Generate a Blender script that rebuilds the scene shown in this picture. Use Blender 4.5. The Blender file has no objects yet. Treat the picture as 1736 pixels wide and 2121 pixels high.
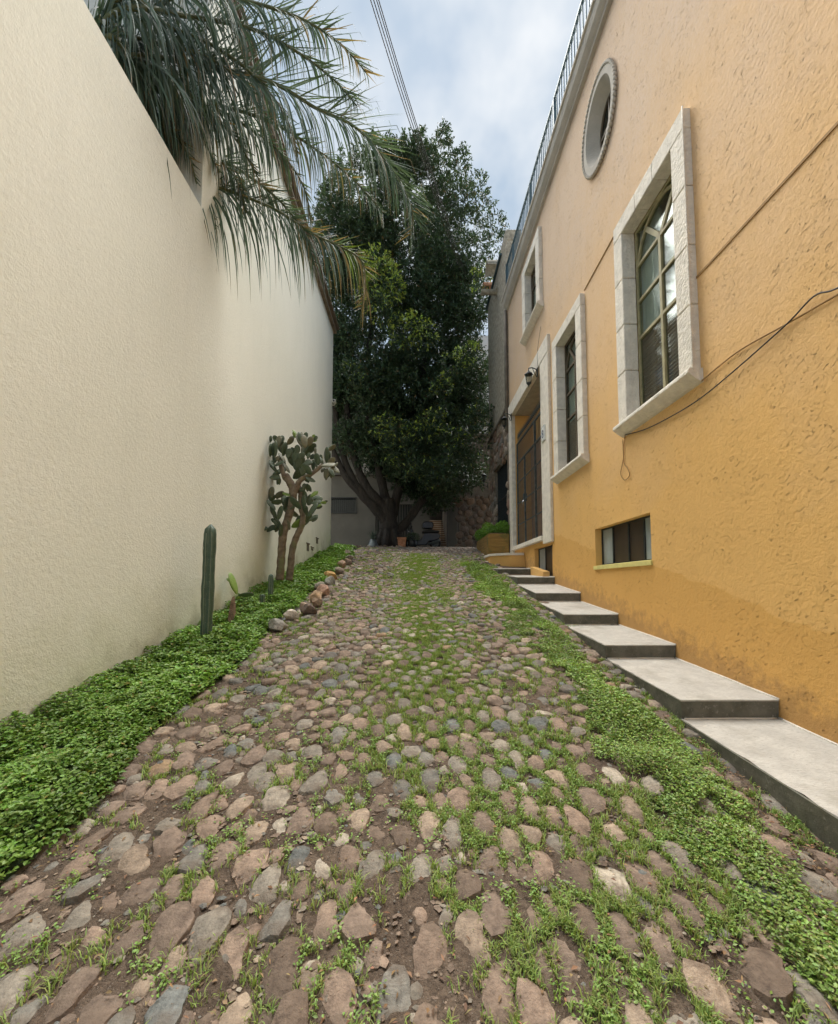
import bpy, math, random
import numpy as np
from mathutils import Vector, Matrix

S = bpy.context.scene
COL = S.collection
PI = math.pi
R = math.radians
random.seed(7)
rng = np.random.default_rng(7)

# ---------------------------------------------------------------- camera
cam = bpy.data.cameras.new('camera')
cam.sensor_fit = 'HORIZONTAL'
cam.sensor_width = 36.0
cam.lens = 36.0 * 870.0 / 1736.0
cam.shift_y = 97.0 / 1736.0
cam.clip_start = 0.05
cam.clip_end = 600
camo = bpy.data.objects.new('camera', cam)
COL.objects.link(camo)
EYE = 1.75
camo.location = (0, 0, EYE)
camo.rotation_euler = (R(90 + 3.5), 0, R(-0.46))
S.camera = camo

# ---------------------------------------------------------------- world, sun, exposure
GLOW = Vector((0.17, 0.935, 1.068)).normalized()        # the bright patch of cloud
SUN_DIR = Vector((0.02, 0.80, 1.10)).normalized()       # middle of the broad bright part of the overcast
SUN_EL = math.asin(SUN_DIR.z)
SUN_AZ = math.atan2(SUN_DIR.x, SUN_DIR.y)
W = bpy.data.worlds.new('World')
S.world = W
W.use_nodes = True
nt = W.node_tree
nt.nodes.clear()
def wn(t, **k):
    n = nt.nodes.new(t)
    for a, b in k.items():
        setattr(n, a, b)
    return n
sky = wn('ShaderNodeTexSky', sky_type='NISHITA', sun_disc=False)
sky.sun_elevation = SUN_EL
sky.sun_rotation = SUN_AZ
sky.air_density = 1.0
sky.dust_density = 2.0
tc = wn('ShaderNodeTexCoord')
mp = wn('ShaderNodeMapping')
mp.inputs['Scale'].default_value = (1, 1, 1.0)
n1 = wn('ShaderNodeTexNoise')
n1.inputs['Scale'].default_value = 2.6
n1.inputs['Detail'].default_value = 3
n1.inputs['Roughness'].default_value = .45
n1.inputs['Distortion'].default_value = .5
cr = wn('ShaderNodeValToRGB')
e = cr.color_ramp
e.elements[0].position = .30; e.elements[0].color = (1.62, 2.14, 2.75, 1)
e.elements[1].position = .66; e.elements[1].color = (1.9, 2.36, 2.9, 1)
# glow where the sun stands behind the cloud
vm = wn('ShaderNodeVectorMath', operation='DOT_PRODUCT')
vm.inputs[1].default_value = GLOW
n2 = wn('ShaderNodeTexNoise')
n2.inputs['Scale'].default_value = 6.0
n2.inputs['Detail'].default_value = 4
gl = wn('ShaderNodeMapRange')
gl.inputs['From Min'].default_value = .93
gl.inputs['From Max'].default_value = 1.0
gl.interpolation_type = 'SMOOTHSTEP'
mg = wn('ShaderNodeMath', operation='MULTIPLY')
pw = wn('ShaderNodeMapRange')
pw.inputs['From Min'].default_value = .38
pw.inputs['From Max'].default_value = .68
mixc = wn('ShaderNodeMix', data_type='RGBA')
mixc.inputs[0].default_value = .98
addg = wn('ShaderNodeMix', data_type='RGBA')
addg.blend_type = 'MIX'
addg.inputs[7].default_value = (3.6, 3.75, 3.9, 1)
bg = wn('ShaderNodeBackground')
bg.inputs['Strength'].default_value = .05
out = wn('ShaderNodeOutputWorld')
L = nt.links.new
L(tc.outputs['Generated'], mp.inputs['Vector'])
L(mp.outputs['Vector'], n1.inputs['Vector'])
L(mp.outputs['Vector'], n2.inputs['Vector'])
L(n1.outputs['Fac'], cr.inputs['Fac'])
L(tc.outputs['Generated'], vm.inputs[0])
L(vm.outputs['Value'], gl.inputs['Value'])
L(n2.outputs['Fac'], pw.inputs['Value'])
L(gl.outputs['Result'], mg.inputs[0])
L(pw.outputs['Result'], mg.inputs[1])
L(sky.outputs['Color'], mixc.inputs[6])
L(cr.outputs['Color'], mixc.inputs[7])
L(mixc.outputs[2], addg.inputs[6])
L(mg.outputs['Value'], addg.inputs[0])
L(addg.outputs[2], bg.inputs['Color'])
L(bg.outputs['Background'], out.inputs['Surface'])

sun = bpy.data.lights.new('sun', 'SUN')
sun.energy = 3.3
sun.angle = R(75)
sun.color = (1.0, .97, .91)
suno = bpy.data.objects.new('sun', sun)
COL.objects.link(suno)
suno.rotation_euler = SUN_DIR.to_track_quat('Z', 'Y').to_euler()
suno.location = (2, 8, 30)

S.view_settings.view_transform = 'Standard'
S.view_settings.look = 'None'
S.view_settings.gamma = 1
S.view_settings.use_curve_mapping = False
S.view_settings.exposure = 2.34
try:
    S.cycles.max_bounces = 8
    S.cycles.transparent_max_bounces = 12
    S.cycles.diffuse_bounces = 4
except Exception:
    pass

# ---------------------------------------------------------------- materials
class Mat:
    """small helper round a node tree"""
    def __init__(s, name):
        s.m = bpy.data.materials.new(name)
        s.m.use_nodes = True
        s.t = s.m.node_tree
        s.b = s.t.nodes['Principled BSDF']
        s.o = s.t.nodes['Material Output']
        s.co = None
    def n(s, t, **k):
        x = s.t.nodes.new(t)
        for a, b in k.items():
            setattr(x, a, b)
        return x
    def l(s, a, b):
        s.t.links.new(a, b)
    def coord(s, scale=(1, 1, 1), rot=(0, 0, 0)):
        c = s.n('ShaderNodeTexCoord')
        m = s.n('ShaderNodeMapping')
        m.inputs['Scale'].default_value = scale
        m.inputs['Rotation'].default_value = rot
        s.l(c.outputs['Object'], m.inputs['Vector'])
        return m.outputs['Vector']
    def noise(s, scale, detail=3, rough=.55, co=None, dist=0):
        x = s.n('ShaderNodeTexNoise')
        x.inputs['Scale'].default_value = scale
        x.inputs['Detail'].default_value = detail
        x.inputs['Roughness'].default_value = rough
        x.inputs['Distortion'].default_value = dist
        s.l(co if co is not None else s.coord(), x.inputs['Vector'])
        return x.outputs['Fac']
    def rng(s, v, a, b, c=0., d=1.):
        x = s.n('ShaderNodeMapRange')
        x.inputs['From Min'].default_value = a
        x.inputs['From Max'].default_value = b
        x.inputs['To Min'].default_value = c
        x.inputs['To Max'].default_value = d
        s.l(v, x.inputs['Value'])
        return x.outputs['Result']
    def mix(s, f, a, b, mode='MIX'):
        x = s.n('ShaderNodeMix', data_type='RGBA')
        x.blend_type = mode
        for i, v in ((0, f), (6, a), (7, b)):
            if isinstance(v, (int, float)):
                x.inputs[i].default_value = v
            elif isinstance(v, tuple):
                x.inputs[i].default_value = v if len(v) == 4 else v + (1,)
            else:
                s.l(v, x.inputs[i])
        return x.outputs[2]
    def math(s, op, a, b=None):
        x = s.n('ShaderNodeMath', operation=op)
        for i, v in ((0, a), (1, b)):
            if v is None: continue
            if isinstance(v, (int, float)): x.inputs[i].default_value = v
            else: s.l(v, x.inputs[i])
        return x.outputs[0]
    def bump(s, h, dist, strength=1., prev=None):
        x = s.n('ShaderNodeBump')
        x.inputs['Distance'].default_value = dist
        x.inputs['Strength'].default_value = strength
        s.l(h, x.inputs['Height'])
        if prev is not None: s.l(prev, x.inputs['Normal'])
        s.l(x.outputs['Normal'], s.b.inputs['Normal'])
        return x.outputs['Normal']
    def base(s, c):
        if isinstance(c, tuple):
            s.b.inputs['Base Color'].default_value = c if len(c) == 4 else c + (1,)
        else:
            s.l(c, s.b.inputs['Base Color'])
    def attr(s):
        x = s.n('ShaderNodeVertexColor')
        x.layer_name = 'Col'
        return x.outputs['Color']
    def z(s):
        c = s.n('ShaderNodeTexCoord')
        x = s.n('ShaderNodeSeparateXYZ')
        s.l(c.outputs['Object'], x.inputs[0])
        return x.outputs

def simple(name, c, rough=.6, metal=0., var=.15, vs=6., bump=0., bs=40., spec=.4):
    m = Mat(name)
    f = m.noise(vs, 4)
    lo = tuple(x * (1 - var) for x in c); hi = tuple(min(1, x * (1 + var)) for x in c)
    m.base(m.mix(m.rng(f, .3, .7), lo, hi))
    m.b.inputs['Roughness'].default_value = rough
    m.b.inputs['Metallic'].default_value = metal
    m.b.inputs['Specular IOR Level'].default_value = spec
    if bump: m.bump(m.noise(bs, 4), bump)
    return m.m

def stucco(name, c, c2, pits=.5, veil=None, paint=False, streak=False):
    m = Mat(name)
    v = m.coord()
    big = m.noise(.7, 4, .6, v)
    col = m.mix(m.rng(big, .3, .7), c, c2)
    if veil:  # pale lens veil painted into the colour, growing with height
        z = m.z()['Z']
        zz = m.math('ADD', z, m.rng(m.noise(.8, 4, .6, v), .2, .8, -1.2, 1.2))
        col = m.mix(m.rng(zz, veil[0], veil[1]), col, veil[2])
    if paint:       # older, darker coat of paint left along the foot of the wall
        o = m.z()
        y, z = o['Y'], o['Z']
        wob = m.rng(m.noise(1.5, 3, .5, v), .3, .7, -.08, .08)
        line = m.math('ADD', m.math('MULTIPLY', y, .235), .78)
        d = m.math('ADD', m.math('SUBTRACT', z, line), wob)
        low = m.rng(d, .01, -.01)
        col = m.mix(m.math('MULTIPLY', low, .55), col, (.66, .345, .085))
        # damp mottling just over the steps
        line2 = m.math('ADD', m.math('MULTIPLY', y, .2), .32)
        dd = m.math('ADD', m.math('SUBTRACT', z, line2), m.rng(m.noise(9, 4, .7, v), .3, .7, -.15, .15))
        col = m.mix(m.rng(dd, .1, -.12, 0, .5), col, (.24, .14, .075))
    if streak or paint:     # rain streaks and old patches
        sv = m.coord((2.2, 2.2, .16))
        sk = m.rng(m.noise(2.4, 5, .65, sv), .52, .74, 0, 1)
        col = m.mix(m.math('MULTIPLY', sk, .12), col, tuple(x * .66 for x in c))
        pa = m.rng(m.noise(.55, 2, .4, v, .6), .54, .57, 0, 1)
        col = m.mix(m.math('MULTIPLY', pa, .07), col, tuple(x * .8 for x in c))
    if streak:              # damp, slightly green foot of the wall
        o = m.z()
        gl_ = m.math('SUBTRACT', o['Z'], m.math('MULTIPLY', o['Y'], .205))
        dd = m.math('ADD', gl_, m.rng(m.noise(3, 5, .65, v), .3, .7, -.25, .25))
        col = m.mix(m.rng(dd, .9, .1, 0, .45), col, (.42, .42, .26))
        col = m.mix(m.rng(dd, .35, .0, 0, .5), col, (.20, .19, .12))
    fine = m.noise(26, 5, .65, v)
    col = m.mix(m.rng(fine, .35, .65, 0, .22), col, tuple(x * .72 for x in c))
    # short slanted trowel pits
    pv = m.coord((1, .9, 1.0), (R(35), 0, 0))
    pm = m.n('ShaderNodeMapping')
    pm.inputs['Scale'].default_value = (1, 1.0, 2.6)
    m.l(pv, pm.inputs['Vector'])
    p1 = m.noise(20, 5, .68, pm.outputs['Vector'], 1.2)
    pit = m.rng(p1, .60, .66, 0, 1)
    gate = m.rng(m.noise(3.1, 4, .65, v), .46, .58)
    pit = m.math('MULTIPLY', pit, gate)
    col = m.mix(m.math('MULTIPLY', pit, .30 * pits), col, tuple(x * .45 for x in c))
    m.base(col)
    m.b.inputs['Roughness'].default_value = .92
    m.b.inputs['Specular IOR Level'].default_value = .2
    n = m.bump(fine, .012, .8 if pits > .5 else .45)
    n = m.bump(m.noise(70, 3, .6, v), .004, .7, n)
    n = m.bump(m.noise(7.5, 5, .62, pm.outputs['Vector'], .4), .03, .16 if pits > .5 else .06, n)
    h = m.math('MULTIPLY', pit, -1.0)
    m.bump(h, .022, pits, n)
    return m.m

def leafmat(name, trans=.3, rough=.45, tint=1.0, var=.0):
    m = Mat(name)
    c = m.attr()
    if tint != 1.0:
        c = m.mix(1.0, c, (tint, tint, tint), 'MULTIPLY')
    m.base(c)
    m.b.inputs['Roughness'].default_value = rough
    m.b.inputs['Specular IOR Level'].default_value = .35
    tr = m.n('ShaderNodeBsdfTranslucent')
    tc_ = m.mix(1.0, c, (1.25, 1.3, .6), 'MULTIPLY')
    m.l(tc_, tr.inputs['Color'])
    mx = m.n('ShaderNodeMixShader')
    mx.inputs[0].default_value = trans
    m.l(m.b.outputs[0], mx.inputs[1])
    m.l(tr.outputs[0], mx.inputs[2])
    m.l(mx.outputs[0], m.o.inputs['Surface'])
    return m.m

def stonemat(name, bs=18, bd=.02, ns=22, rough=.85):
    m = Mat(name)
    c = m.attr()
    v = m.coord()
    f = m.noise(ns, 6, .7, v)
    c1 = m.mix(m.rng(f, .3, .72, 0, 1), m.mix(1., c, (.5, .48, .47), 'MULTIPLY'), m.mix(1., c, (1.5, 1.48, 1.42), 'MULTIPLY'))
    g = m.noise(ns * 4, 3, .6, v)
    c2 = m.mix(m.rng(g, .6, .75, 0, .45), c1, (.08, .07, .06))
    d = m.noise(ns * .35, 4, .6, v)
    c3 = m.mix(m.rng(d, .48, .64, 0, .6), c2, (.135, .10, .075))
    m.base(c3)
    m.b.inputs['Roughness'].default_value = rough
    m.b.inputs['Specular IOR Level'].default_value = .3
    n = m.bump(m.noise(bs, 6, .65, v), bd, .9)
    m.bump(m.noise(bs * 5, 3, .6, v), bd * .2, .7, n)
    return m.m

def glassmat(name, tint=(.75, .8, .78)):
    m = Mat(name)
    tr = m.n('ShaderNodeBsdfTransparent'); tr.inputs[0].default_value = tint + (1,)
    gl = m.n('ShaderNodeBsdfGlossy'); gl.inputs['Roughness'].default_value = .06
    gl.inputs[0].default_value = (.62, .66, .64, 1)
    fr = m.n('ShaderNodeLayerWeight'); fr.inputs['Blend'].default_value = .5
    b = m.n('ShaderNodeBump'); b.inputs['Distance'].default_value = .0015
    m.l(m.noise(1.2, 1), b.inputs['Height'])
    m.l(b.outputs[0], gl.inputs['Normal'])
    f = m.math('ADD', m.math('MULTIPLY', m.math('POWER', fr.outputs['Facing'], 3.5), .45), .04)
    mx = m.n('ShaderNodeMixShader')
    m.l(f, mx.inputs[0]); m.l(tr.outputs[0], mx.inputs[1]); m.l(gl.outputs[0], mx.inputs[2])
    m.l(mx.outputs[0], m.o.inputs['Surface'])
    return m.m

M = {}
M['cream'] = stucco('cream stucco', (.79, .785, .70), (.745, .745, .655), .3, None, False, True)
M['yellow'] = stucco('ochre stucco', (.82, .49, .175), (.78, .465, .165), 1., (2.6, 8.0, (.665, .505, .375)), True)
M['reveal'] = stucco('ochre reveal stucco', (.78, .47, .17), (.74, .44, .15), .2)
M['trim'] = simple('cantera stone', (.76, .70, .61), .9, 0, .12, 9, .02, 30, .2)
M['cornice'] = simple('cornice stone', (.46, .42, .36), .9, 0, .12, 3, .006, 30, .2)
M['greystucco'] = simple('rough grey render', (.36, .32, .25), .95, 0, .35, 9, .05, 16, .2)
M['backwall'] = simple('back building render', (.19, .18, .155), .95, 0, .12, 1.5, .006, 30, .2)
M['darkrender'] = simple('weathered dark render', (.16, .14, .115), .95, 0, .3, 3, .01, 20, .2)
M['mortar'] = simple('stone wall mortar', (.19, .165, .135), .95, 0, .25, 10, .02, 30, .2)
M['iron'] = simple('black iron', (.028, .034, .036), .5, .3, .25, 20, 0, 40, .5)
M['gateiron'] = simple('weathered gate iron', (.10, .12, .12), .45, .5, .35, 8, 0, 40, .5)
M['bluegrey'] = simple('blue grey painted iron', (.06, .10, .12), .5, .2, .2, 9)
M['olive'] = simple('olive window paint', (.34, .30, .17), .6, 0, .2, 8)
M['brownframe'] = simple('brown window metal', (.13, .10, .065), .5, .2, .2, 8)
M['wood'] = None
m = Mat('stained door wood')
v = m.coord((9, 9, .9)); f = m.noise(5, 5, .6, v, .8)
m.base(m.mix(m.rng(f, .3, .7), (.30, .17, .105), (.48, .30, .19)))
m.b.inputs['Roughness'].default_value = .5
m.bump(f, .004)
M['wood'] = m.m
M['eavewood'] = simple('weathered eave board', (.19, .145, .105), .85, 0, .3, 8, .01, 20)
M['curtain'] = simple('off white curtain', (.8, .78, .72), .9, 0, .06, 3)
M['blind'] = simple('brown slatted blind', (.30, .18, .12), .6, 0, .2, 5)
M['roomwall'] = simple('dim room wall', (.22, .2, .17), .9)
M['glass'] = glassmat('window glass')
M['oldglass'] = glassmat('dusty glass', (.55, .6, .6))
M['frost'] = simple('dusty light pane', (.30, .34, .35), .35, 0, .2, 4)
M['cable'] = simple('dark cable', (.035, .03, .025), .6)
M['wirey'] = simple('paint covered cable', (.34, .20, .075), .8)
M['tile'] = simple('terracotta', (.42, .20, .11), .85, 0, .3, 8, .01, 30)
M['white'] = simple('white glaze', (.78, .78, .74), .35, 0, .05, 5)
M['ink'] = simple('grey blue lettering', (.16, .19, .25), .5)
M['zinc'] = simple('galvanised zinc', (.2, .22, .22), .4, .6, .25, 12)
M['rubber'] = simple('black rubber', (.02, .02, .02), .7)
M['bikeblack'] = simple('black scooter paint', (.025, .025, .028), .25, 0, .1, 5)
M['chrome'] = simple('chrome', (.6, .6, .6), .15, 1)
M['lampglass'] = glassmat('lantern glass', (.7, .68, .6))
M['farwhite'] = simple('far white render', (.66, .62, .56), .9, 0, .08, 1)
M['stone'] = stonemat('cobble stone')
M['rock'] = stonemat('border rock', 14, .03, 14)
M['wallstone'] = stonemat('rubble wall stone', 16, .03, 12)
M['leaf'] = leafmat('ground cover leaf', .22, .42)
M['grass'] = leafmat('grass blade', .3, .5)
M['ficus'] = leafmat('ficus leaf', .12, .42)
M['palm'] = leafmat('palm leaflet', .22, .62)
M['box'] = leafmat('boxwood leaf', .3, .45)
M['litter'] = leafmat('dry leaf', .1, .8)

m = Mat('soil')
v = m.coord()
a = m.noise(3, 5, .6, v); b_ = m.noise(38, 5, .7, v)
c = m.mix(m.rng(a, .3, .7), (.11, .08, .06), (.20, .15, .112))
c = m.mix(m.rng(b_, .42, .66, 0, .75), c, (.05, .037, .028))
g = m.noise(130, 2, .5, v)
c = m.mix(m.rng(g, .64, .7, 0, .6), c, (.3, .26, .22))
m.base(c); m.b.inputs['Roughness'].default_value = .95
m.b.inputs['Specular IOR Level'].default_value = .15
n = m.bump(b_, .02); m.bump(g, .006, 1, n)
M['soil'] = m.m

m = Mat('bark')
v = m.coord((5, 5, .8)); f = m.noise(3.2, 6, .65, v, 1.2)
m.base(m.mix(m.rng(f, .35, .65), (.02, .017, .014), (.055, .046, .038)))
m.b.inputs['Roughness'].default_value = .9
m.bump(f, .06)
M['bark'] = m.m

m = Mat('cactus trunk')
v = m.coord((1, 1, 1)); w = m.n('ShaderNodeTexWave'); w.bands_direction = 'Z'
w.inputs['Scale'].default_value = 1.6; w.inputs['Distortion'].default_value = 5; w.inputs['Detail'].default_value = 4
m.l(v, w.inputs['Vector'])
f = m.noise(9, 5, .6, v)
c = m.mix(m.rng(f, .35, .65), (.15, .11, .08), (.27, .215, .15))
c = m.mix(m.rng(w.outputs['Fac'], .8, 1, 0, .5), c, (.11, .075, .055))
c = m.mix(m.rng(m.noise(3.3, 3, .6, v), .55, .66, 0, .6), c, (.17, .2, .08))
m.base(c); m.b.inputs['Roughness'].default_value = .85
m.bump(f, .015)
M['ptrunk'] = m.m

def cactusmat(name, c, c2):
    m = Mat(name)
    v = m.coord()
    f = m.noise(12, 4, .6, v)
    col = m.mix(m.rng(f, .3, .7), c, c2)
    vo = m.n('ShaderNodeTexVoronoi'); vo.inputs['Scale'].default_value = 42
    m.l(v, vo.inputs['Vector'])
    col = m.mix(m.rng(vo.outputs['Distance'], .16, .1, 0, .7), col, (.33, .32, .22))
    m.base(col)
    m.b.inputs['Roughness'].default_value = .55
    m.bump(f, .006)
    return m.m
M['pad'] = cactusmat('cactus pad', (.050, .078, .045), (.10, .135, .075))
M['padold'] = cactusmat('old cactus pad', (.12, .125, .075), (.20, .19, .12))
M['padnew'] = cactusmat('young cactus pad', (.16, .27, .05), (.26, .36, .09))
M['column'] = cactusmat('column cactus skin', (.045, .085, .062), (.085, .13, .09))
M['spine'] = simple('pale spine line', (.25, .27, .2), .8)

m = Mat('broom finished concrete')
v = m.coord((1, 1, 1)); f = m.noise(6, 5, .6, v)
v2 = m.coord((14, 60, 10), (0, 0, R(25))); s1 = m.noise(2.2, 4, .6, v2)
c = m.mix(m.rng(f, .3, .7), (.46, .44, .40), (.60, .575, .52))
c = m.mix(m.rng(s1, .5, .68, 0, .6), c, (.34, .31, .27))
st_ = m.noise(2.1, 6, .7, v)
c = m.mix(m.rng(st_, .52, .66, 0, .5), c, (.30, .27, .22))
c = m.mix(m.rng(m.noise(60, 3, .7, v), .6, .72, 0, .55), c, (.2, .18, .15))
m.base(c); m.b.inputs['Roughness'].default_value = .9; m.bump(s1, .006)
M['tread'] = m.m
m = Mat('dark concrete edge')  # darker concrete for the step fronts and sides
v = m.coord(); f = m.noise(7, 5, .65, v)
c = m.mix(m.rng(f, .3, .7), (.075, .075, .055), (.17, .16, .13))
c = m.mix(m.rng(m.noise(30, 4, .7, v), .58, .7, 0, .5), c, (.34, .32, .28))
m.base(c); m.b.inputs['Roughness'].default_value = .95; m.bump(f, .01)
M['riser'] = m.m
m = Mat('mossy ochre planter')
v = m.coord(); f = m.noise(4, 5, .65, v); z = m.coord((1, 1, 9)); f2 = m.noise(2.5, 4, .6, z)
c = m.mix(m.rng(f2, .35, .65), (.36, .21, .055), (.25, .15, .045))
c = m.mix(m.rng(f, .5, .68, 0, .7), c, (.12, .13, .04))
m.base(c); m.b.inputs['Roughness'].default_value = .95; m.bump(f2, .03)
M['planter'] = m.m

# ---------------------------------------------------------------- mesh helpers
def meta(o, label=None, cat=None, group=None, kind=None):
    if label: o['label'] = label
    if cat: o['category'] = cat
    if group: o['group'] = group
    if kind: o['kind'] = kind
    return o

def link(name, me, parent=None, loc=None):
    o = bpy.data.objects.new(name, me)
    COL.objects.link(o)
    if loc is not None: o.location = loc
    if parent is not None: o.parent = parent
    return o

def empty(name, loc, label, cat, group=None, rz=0):
    o = link(name, None, None, loc)
    o.empty_display_size = .2
    o.rotation_euler.z = rz
    return meta(o, label, cat, group)

class MB:
    def __init__(s):
        s.v = []; s.f = []; s.c = []; s.col = (1, 1, 1)
    def add(s, vs, fs):
        b = len(s.v)
        s.v += [tuple(x) for x in vs]
        s.c += [s.col] * len(vs)
        s.f += [tuple(i + b for i in f) for f in fs]
        return s
    def box(s, x0, x1, y0, y1, z0, z1, ch=0):
        if x0 > x1: x0, x1 = x1, x0
        if y0 > y1: y0, y1 = y1, y0
        if z0 > z1: z0, z1 = z1, z0
        if ch <= 0:
            v = [(x0, y0, z0), (x1, y0, z0), (x1, y1, z0), (x0, y1, z0), (x0, y0, z1), (x1, y0, z1), (x1, y1, z1), (x0, y1, z1)]
            return s.add(v, [(0, 3, 2, 1), (4, 5, 6, 7), (0, 1, 5, 4), (1, 2, 6, 5), (2, 3, 7, 6), (3, 0, 4, 7)])
        # chamfered box: 24 verts
        X = (x0, x1); Y = (y0, y1); Z = (z0, z1)
        vs = []; idx = {}
        for i in (0, 1):
            for j in (0, 1):
                for k in (0, 1):
                    sx = ch if i == 0 else -ch; sy = ch if j == 0 else -ch; sz = ch if k == 0 else -ch
                    for a in range(3):
                        p = [X[i] + sx, Y[j] + sy, Z[k] + sz]
                        p[a] = (X[i], Y[j], Z[k])[a]
                        idx[(i, j, k, a)] = len(vs); vs.append(tuple(p))
        fs = []
        q = [(0, 0), (1, 0), (1, 1), (0, 1)]
        for i in (0, 1):
            f = [idx[(i, a, b, 0)] for a, b in q]; fs.append(f if i else f[::-1])
            f = [idx[(a, i, b, 1)] for a, b in q]; fs.append(f[::-1] if i else f)
            f = [idx[(a, b, i, 2)] for a, b in q]; fs.append(f if i else f[::-1])
        for a in (0, 1):
            for b in (0, 1):
                fs.append([idx[(a, b, 0, 0)], idx[(a, b, 1, 0)], idx[(a, b, 1, 1)], idx[(a, b, 0, 1)]])
                fs.append([idx[(a, 0, b, 0)], idx[(a, 1, b, 0)], idx[(a, 1, b, 2)], idx[(a, 0, b, 2)]])
                fs.append([idx[(0, a, b, 1)], idx[(1, a, b, 1)], idx[(1, a, b, 2)], idx[(0, a, b, 2)]])
        for i in (0, 1):
            for j in (0, 1):
                for k in (0, 1):
                    fs.append([idx[(i, j, k, 0)], idx[(i, j, k, 1)], idx[(i, j, k, 2)]])
        return s.add(vs, fs)
    def tube(s, pts, r, n=8, cap=True, rr=None):
        """tube along pts; r number or list"""
        P = [Vector(p) for p in pts]
        rs = r if isinstance(r, (list, tuple)) else [r] * len(P)
        vs = []; fs = []
        ref = Vector((0, 0, 1))
        prev = None
        for i, p in enumerate(P):
            t = (P[min(i + 1, len(P) - 1)] - P[max(i - 1, 0)])
            if t.length < 1e-9: t = Vector((0, 0, 1))
            t.normalize()
            if prev is None:
                a = t.cross(ref)
                if a.length < .1: a = t.cross(Vector((1, 0, 0)))
            else:
                a = prev - t * prev.dot(t)
            a.normalize(); prev = a
            b = t.cross(a)
            for k in range(n):
                th = 2 * PI * k / n
                q = p + (a * math.cos(th) + b * math.sin(th)) * rs[i]
                vs.append(q)
        for i in range(len(P) - 1):
            for k in range(n):
                k2 = (k + 1) % n
                fs.append((i * n + k, i * n + k2, (i + 1) * n + k2, (i + 1) * n + k))
        if cap:
            fs.append(tuple(range(n))[::-1]); fs.append(tuple((len(P) - 1) * n + k for k in range(n)))
        return s.add(vs, fs)
    def lathe(s, prof, c=(0, 0, 0), n=16, axis='Z'):
        vs = []; fs = []
        for (r, h) in prof:
            for k in range(n):
                th = 2 * PI * k / n
                p = (r * math.cos(th), r * math.sin(th), h)
                if axis == 'X': p = (h, p[0], p[1])
                if axis == 'Y': p = (p[0], h, p[1])
                vs.append((p[0] + c[0], p[1] + c[1], p[2] + c[2]))
        for i in range(len(prof) - 1):
            for k in range(n):
                k2 = (k + 1) % n
                fs.append((i * n + k, i * n + k2, (i + 1) * n + k2, (i + 1) * n + k))
        fs.append(tuple(range(n))[::-1]); fs.append(tuple((len(prof) - 1) * n + k for k in range(n)))
        return s.add(vs, fs)
    def prism(s, poly, a, b, axis):
        """extrude a polygon of 2-D points between a and b along an axis"""
        n = len(poly)
        def P(u, w, t):
            return {'X': (t, u, w), 'Y': (u, t, w), 'Z': (u, w, t)}[axis]
        vs = [P(u, w, a) for u, w in poly] + [P(u, w, b) for u, w in poly]
        fs = [tuple(range(n))[::-1], tuple(range(n, 2 * n))]
        fs += [(i, (i + 1) % n, n + (i + 1) % n, n + i) for i in range(n)]
        return s.add(vs, fs)
    def mesh(s, name, smooth=False, ang=None):
        me = bpy.data.meshes.new(name)
        me.from_pydata(s.v, [], s.f)
        ca = me.color_attributes.new('Col', 'FLOAT_COLOR', 'POINT')
        arr = np.ones((len(s.v), 4), dtype=np.float32)
        arr[:, :3] = np.array(s.c, dtype=np.float32).reshape(-1, 3)
        ca.data.foreach_set('color', arr.ravel())
        if smooth:
            me.polygons.foreach_set('use_smooth', [True] * len(me.polygons))
        me.update()
        return me
    def build(s, name, mat, parent=None, smooth=False, loc=None, bevel=0):
        me = s.mesh(name, smooth)
        me.materials.append(mat)
        import bmesh
        bm = bmesh.new(); bm.from_mesh(me)
        bmesh.ops.recalc_face_normals(bm, faces=bm.faces)
        bm.to_mesh(me); bm.free()
        o = link(name, me, parent, loc)
        if parent is not None and parent.type == 'EMPTY' and loc is None:
            # coordinates above are world ones: keep them so
            o.location = (-parent.location.x, -parent.location.y, -parent.location.z)
        if bevel:
            md = o.modifiers.new('bevel', 'BEVEL'); md.width = bevel; md.segments = 2; md.limit_method = 'ANGLE'
        return o

def np_mesh(name, V, quads=None, tris=None, C=None, mat=None, smooth=False):
    me = bpy.data.meshes.new(name)
    V = np.asarray(V, dtype=np.float32)
    nq = 0 if quads is None else len(quads); ntri = 0 if tris is None else len(tris)
    me.vertices.add(len(V)); me.vertices.foreach_set('co', V.ravel())
    loops = []
    starts = []
    if nq: loops.append(np.asarray(quads, dtype=np.int32).ravel())
    if ntri: loops.append(np.asarray(tris, dtype=np.int32).ravel())
    lp = np.concatenate(loops)
    me.loops.add(len(lp)); me.loops.foreach_set('vertex_index', lp)
    st = np.concatenate([np.arange(nq) * 4, nq * 4 + np.arange(ntri) * 3]).astype(np.int32)
    me.polygons.add(nq + ntri)
    me.polygons.foreach_set('loop_start', st)
    if smooth: me.polygons.foreach_set('use_smooth', np.ones(nq + ntri, dtype=bool))
    me.update(calc_edges=True)
    if C is not None:
        ca = me.color_attributes.new('Col', 'FLOAT_COLOR', 'POINT')
        arr = np.ones((len(V), 4), dtype=np.float32); arr[:, :3] = C
        ca.data.foreach_set('color', arr.ravel())
    if mat: me.materials.append(mat)
    return me

def unit(a):
    return a / np.maximum(1e-9, np.linalg.norm(a, axis=1, keepdims=True))

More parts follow.
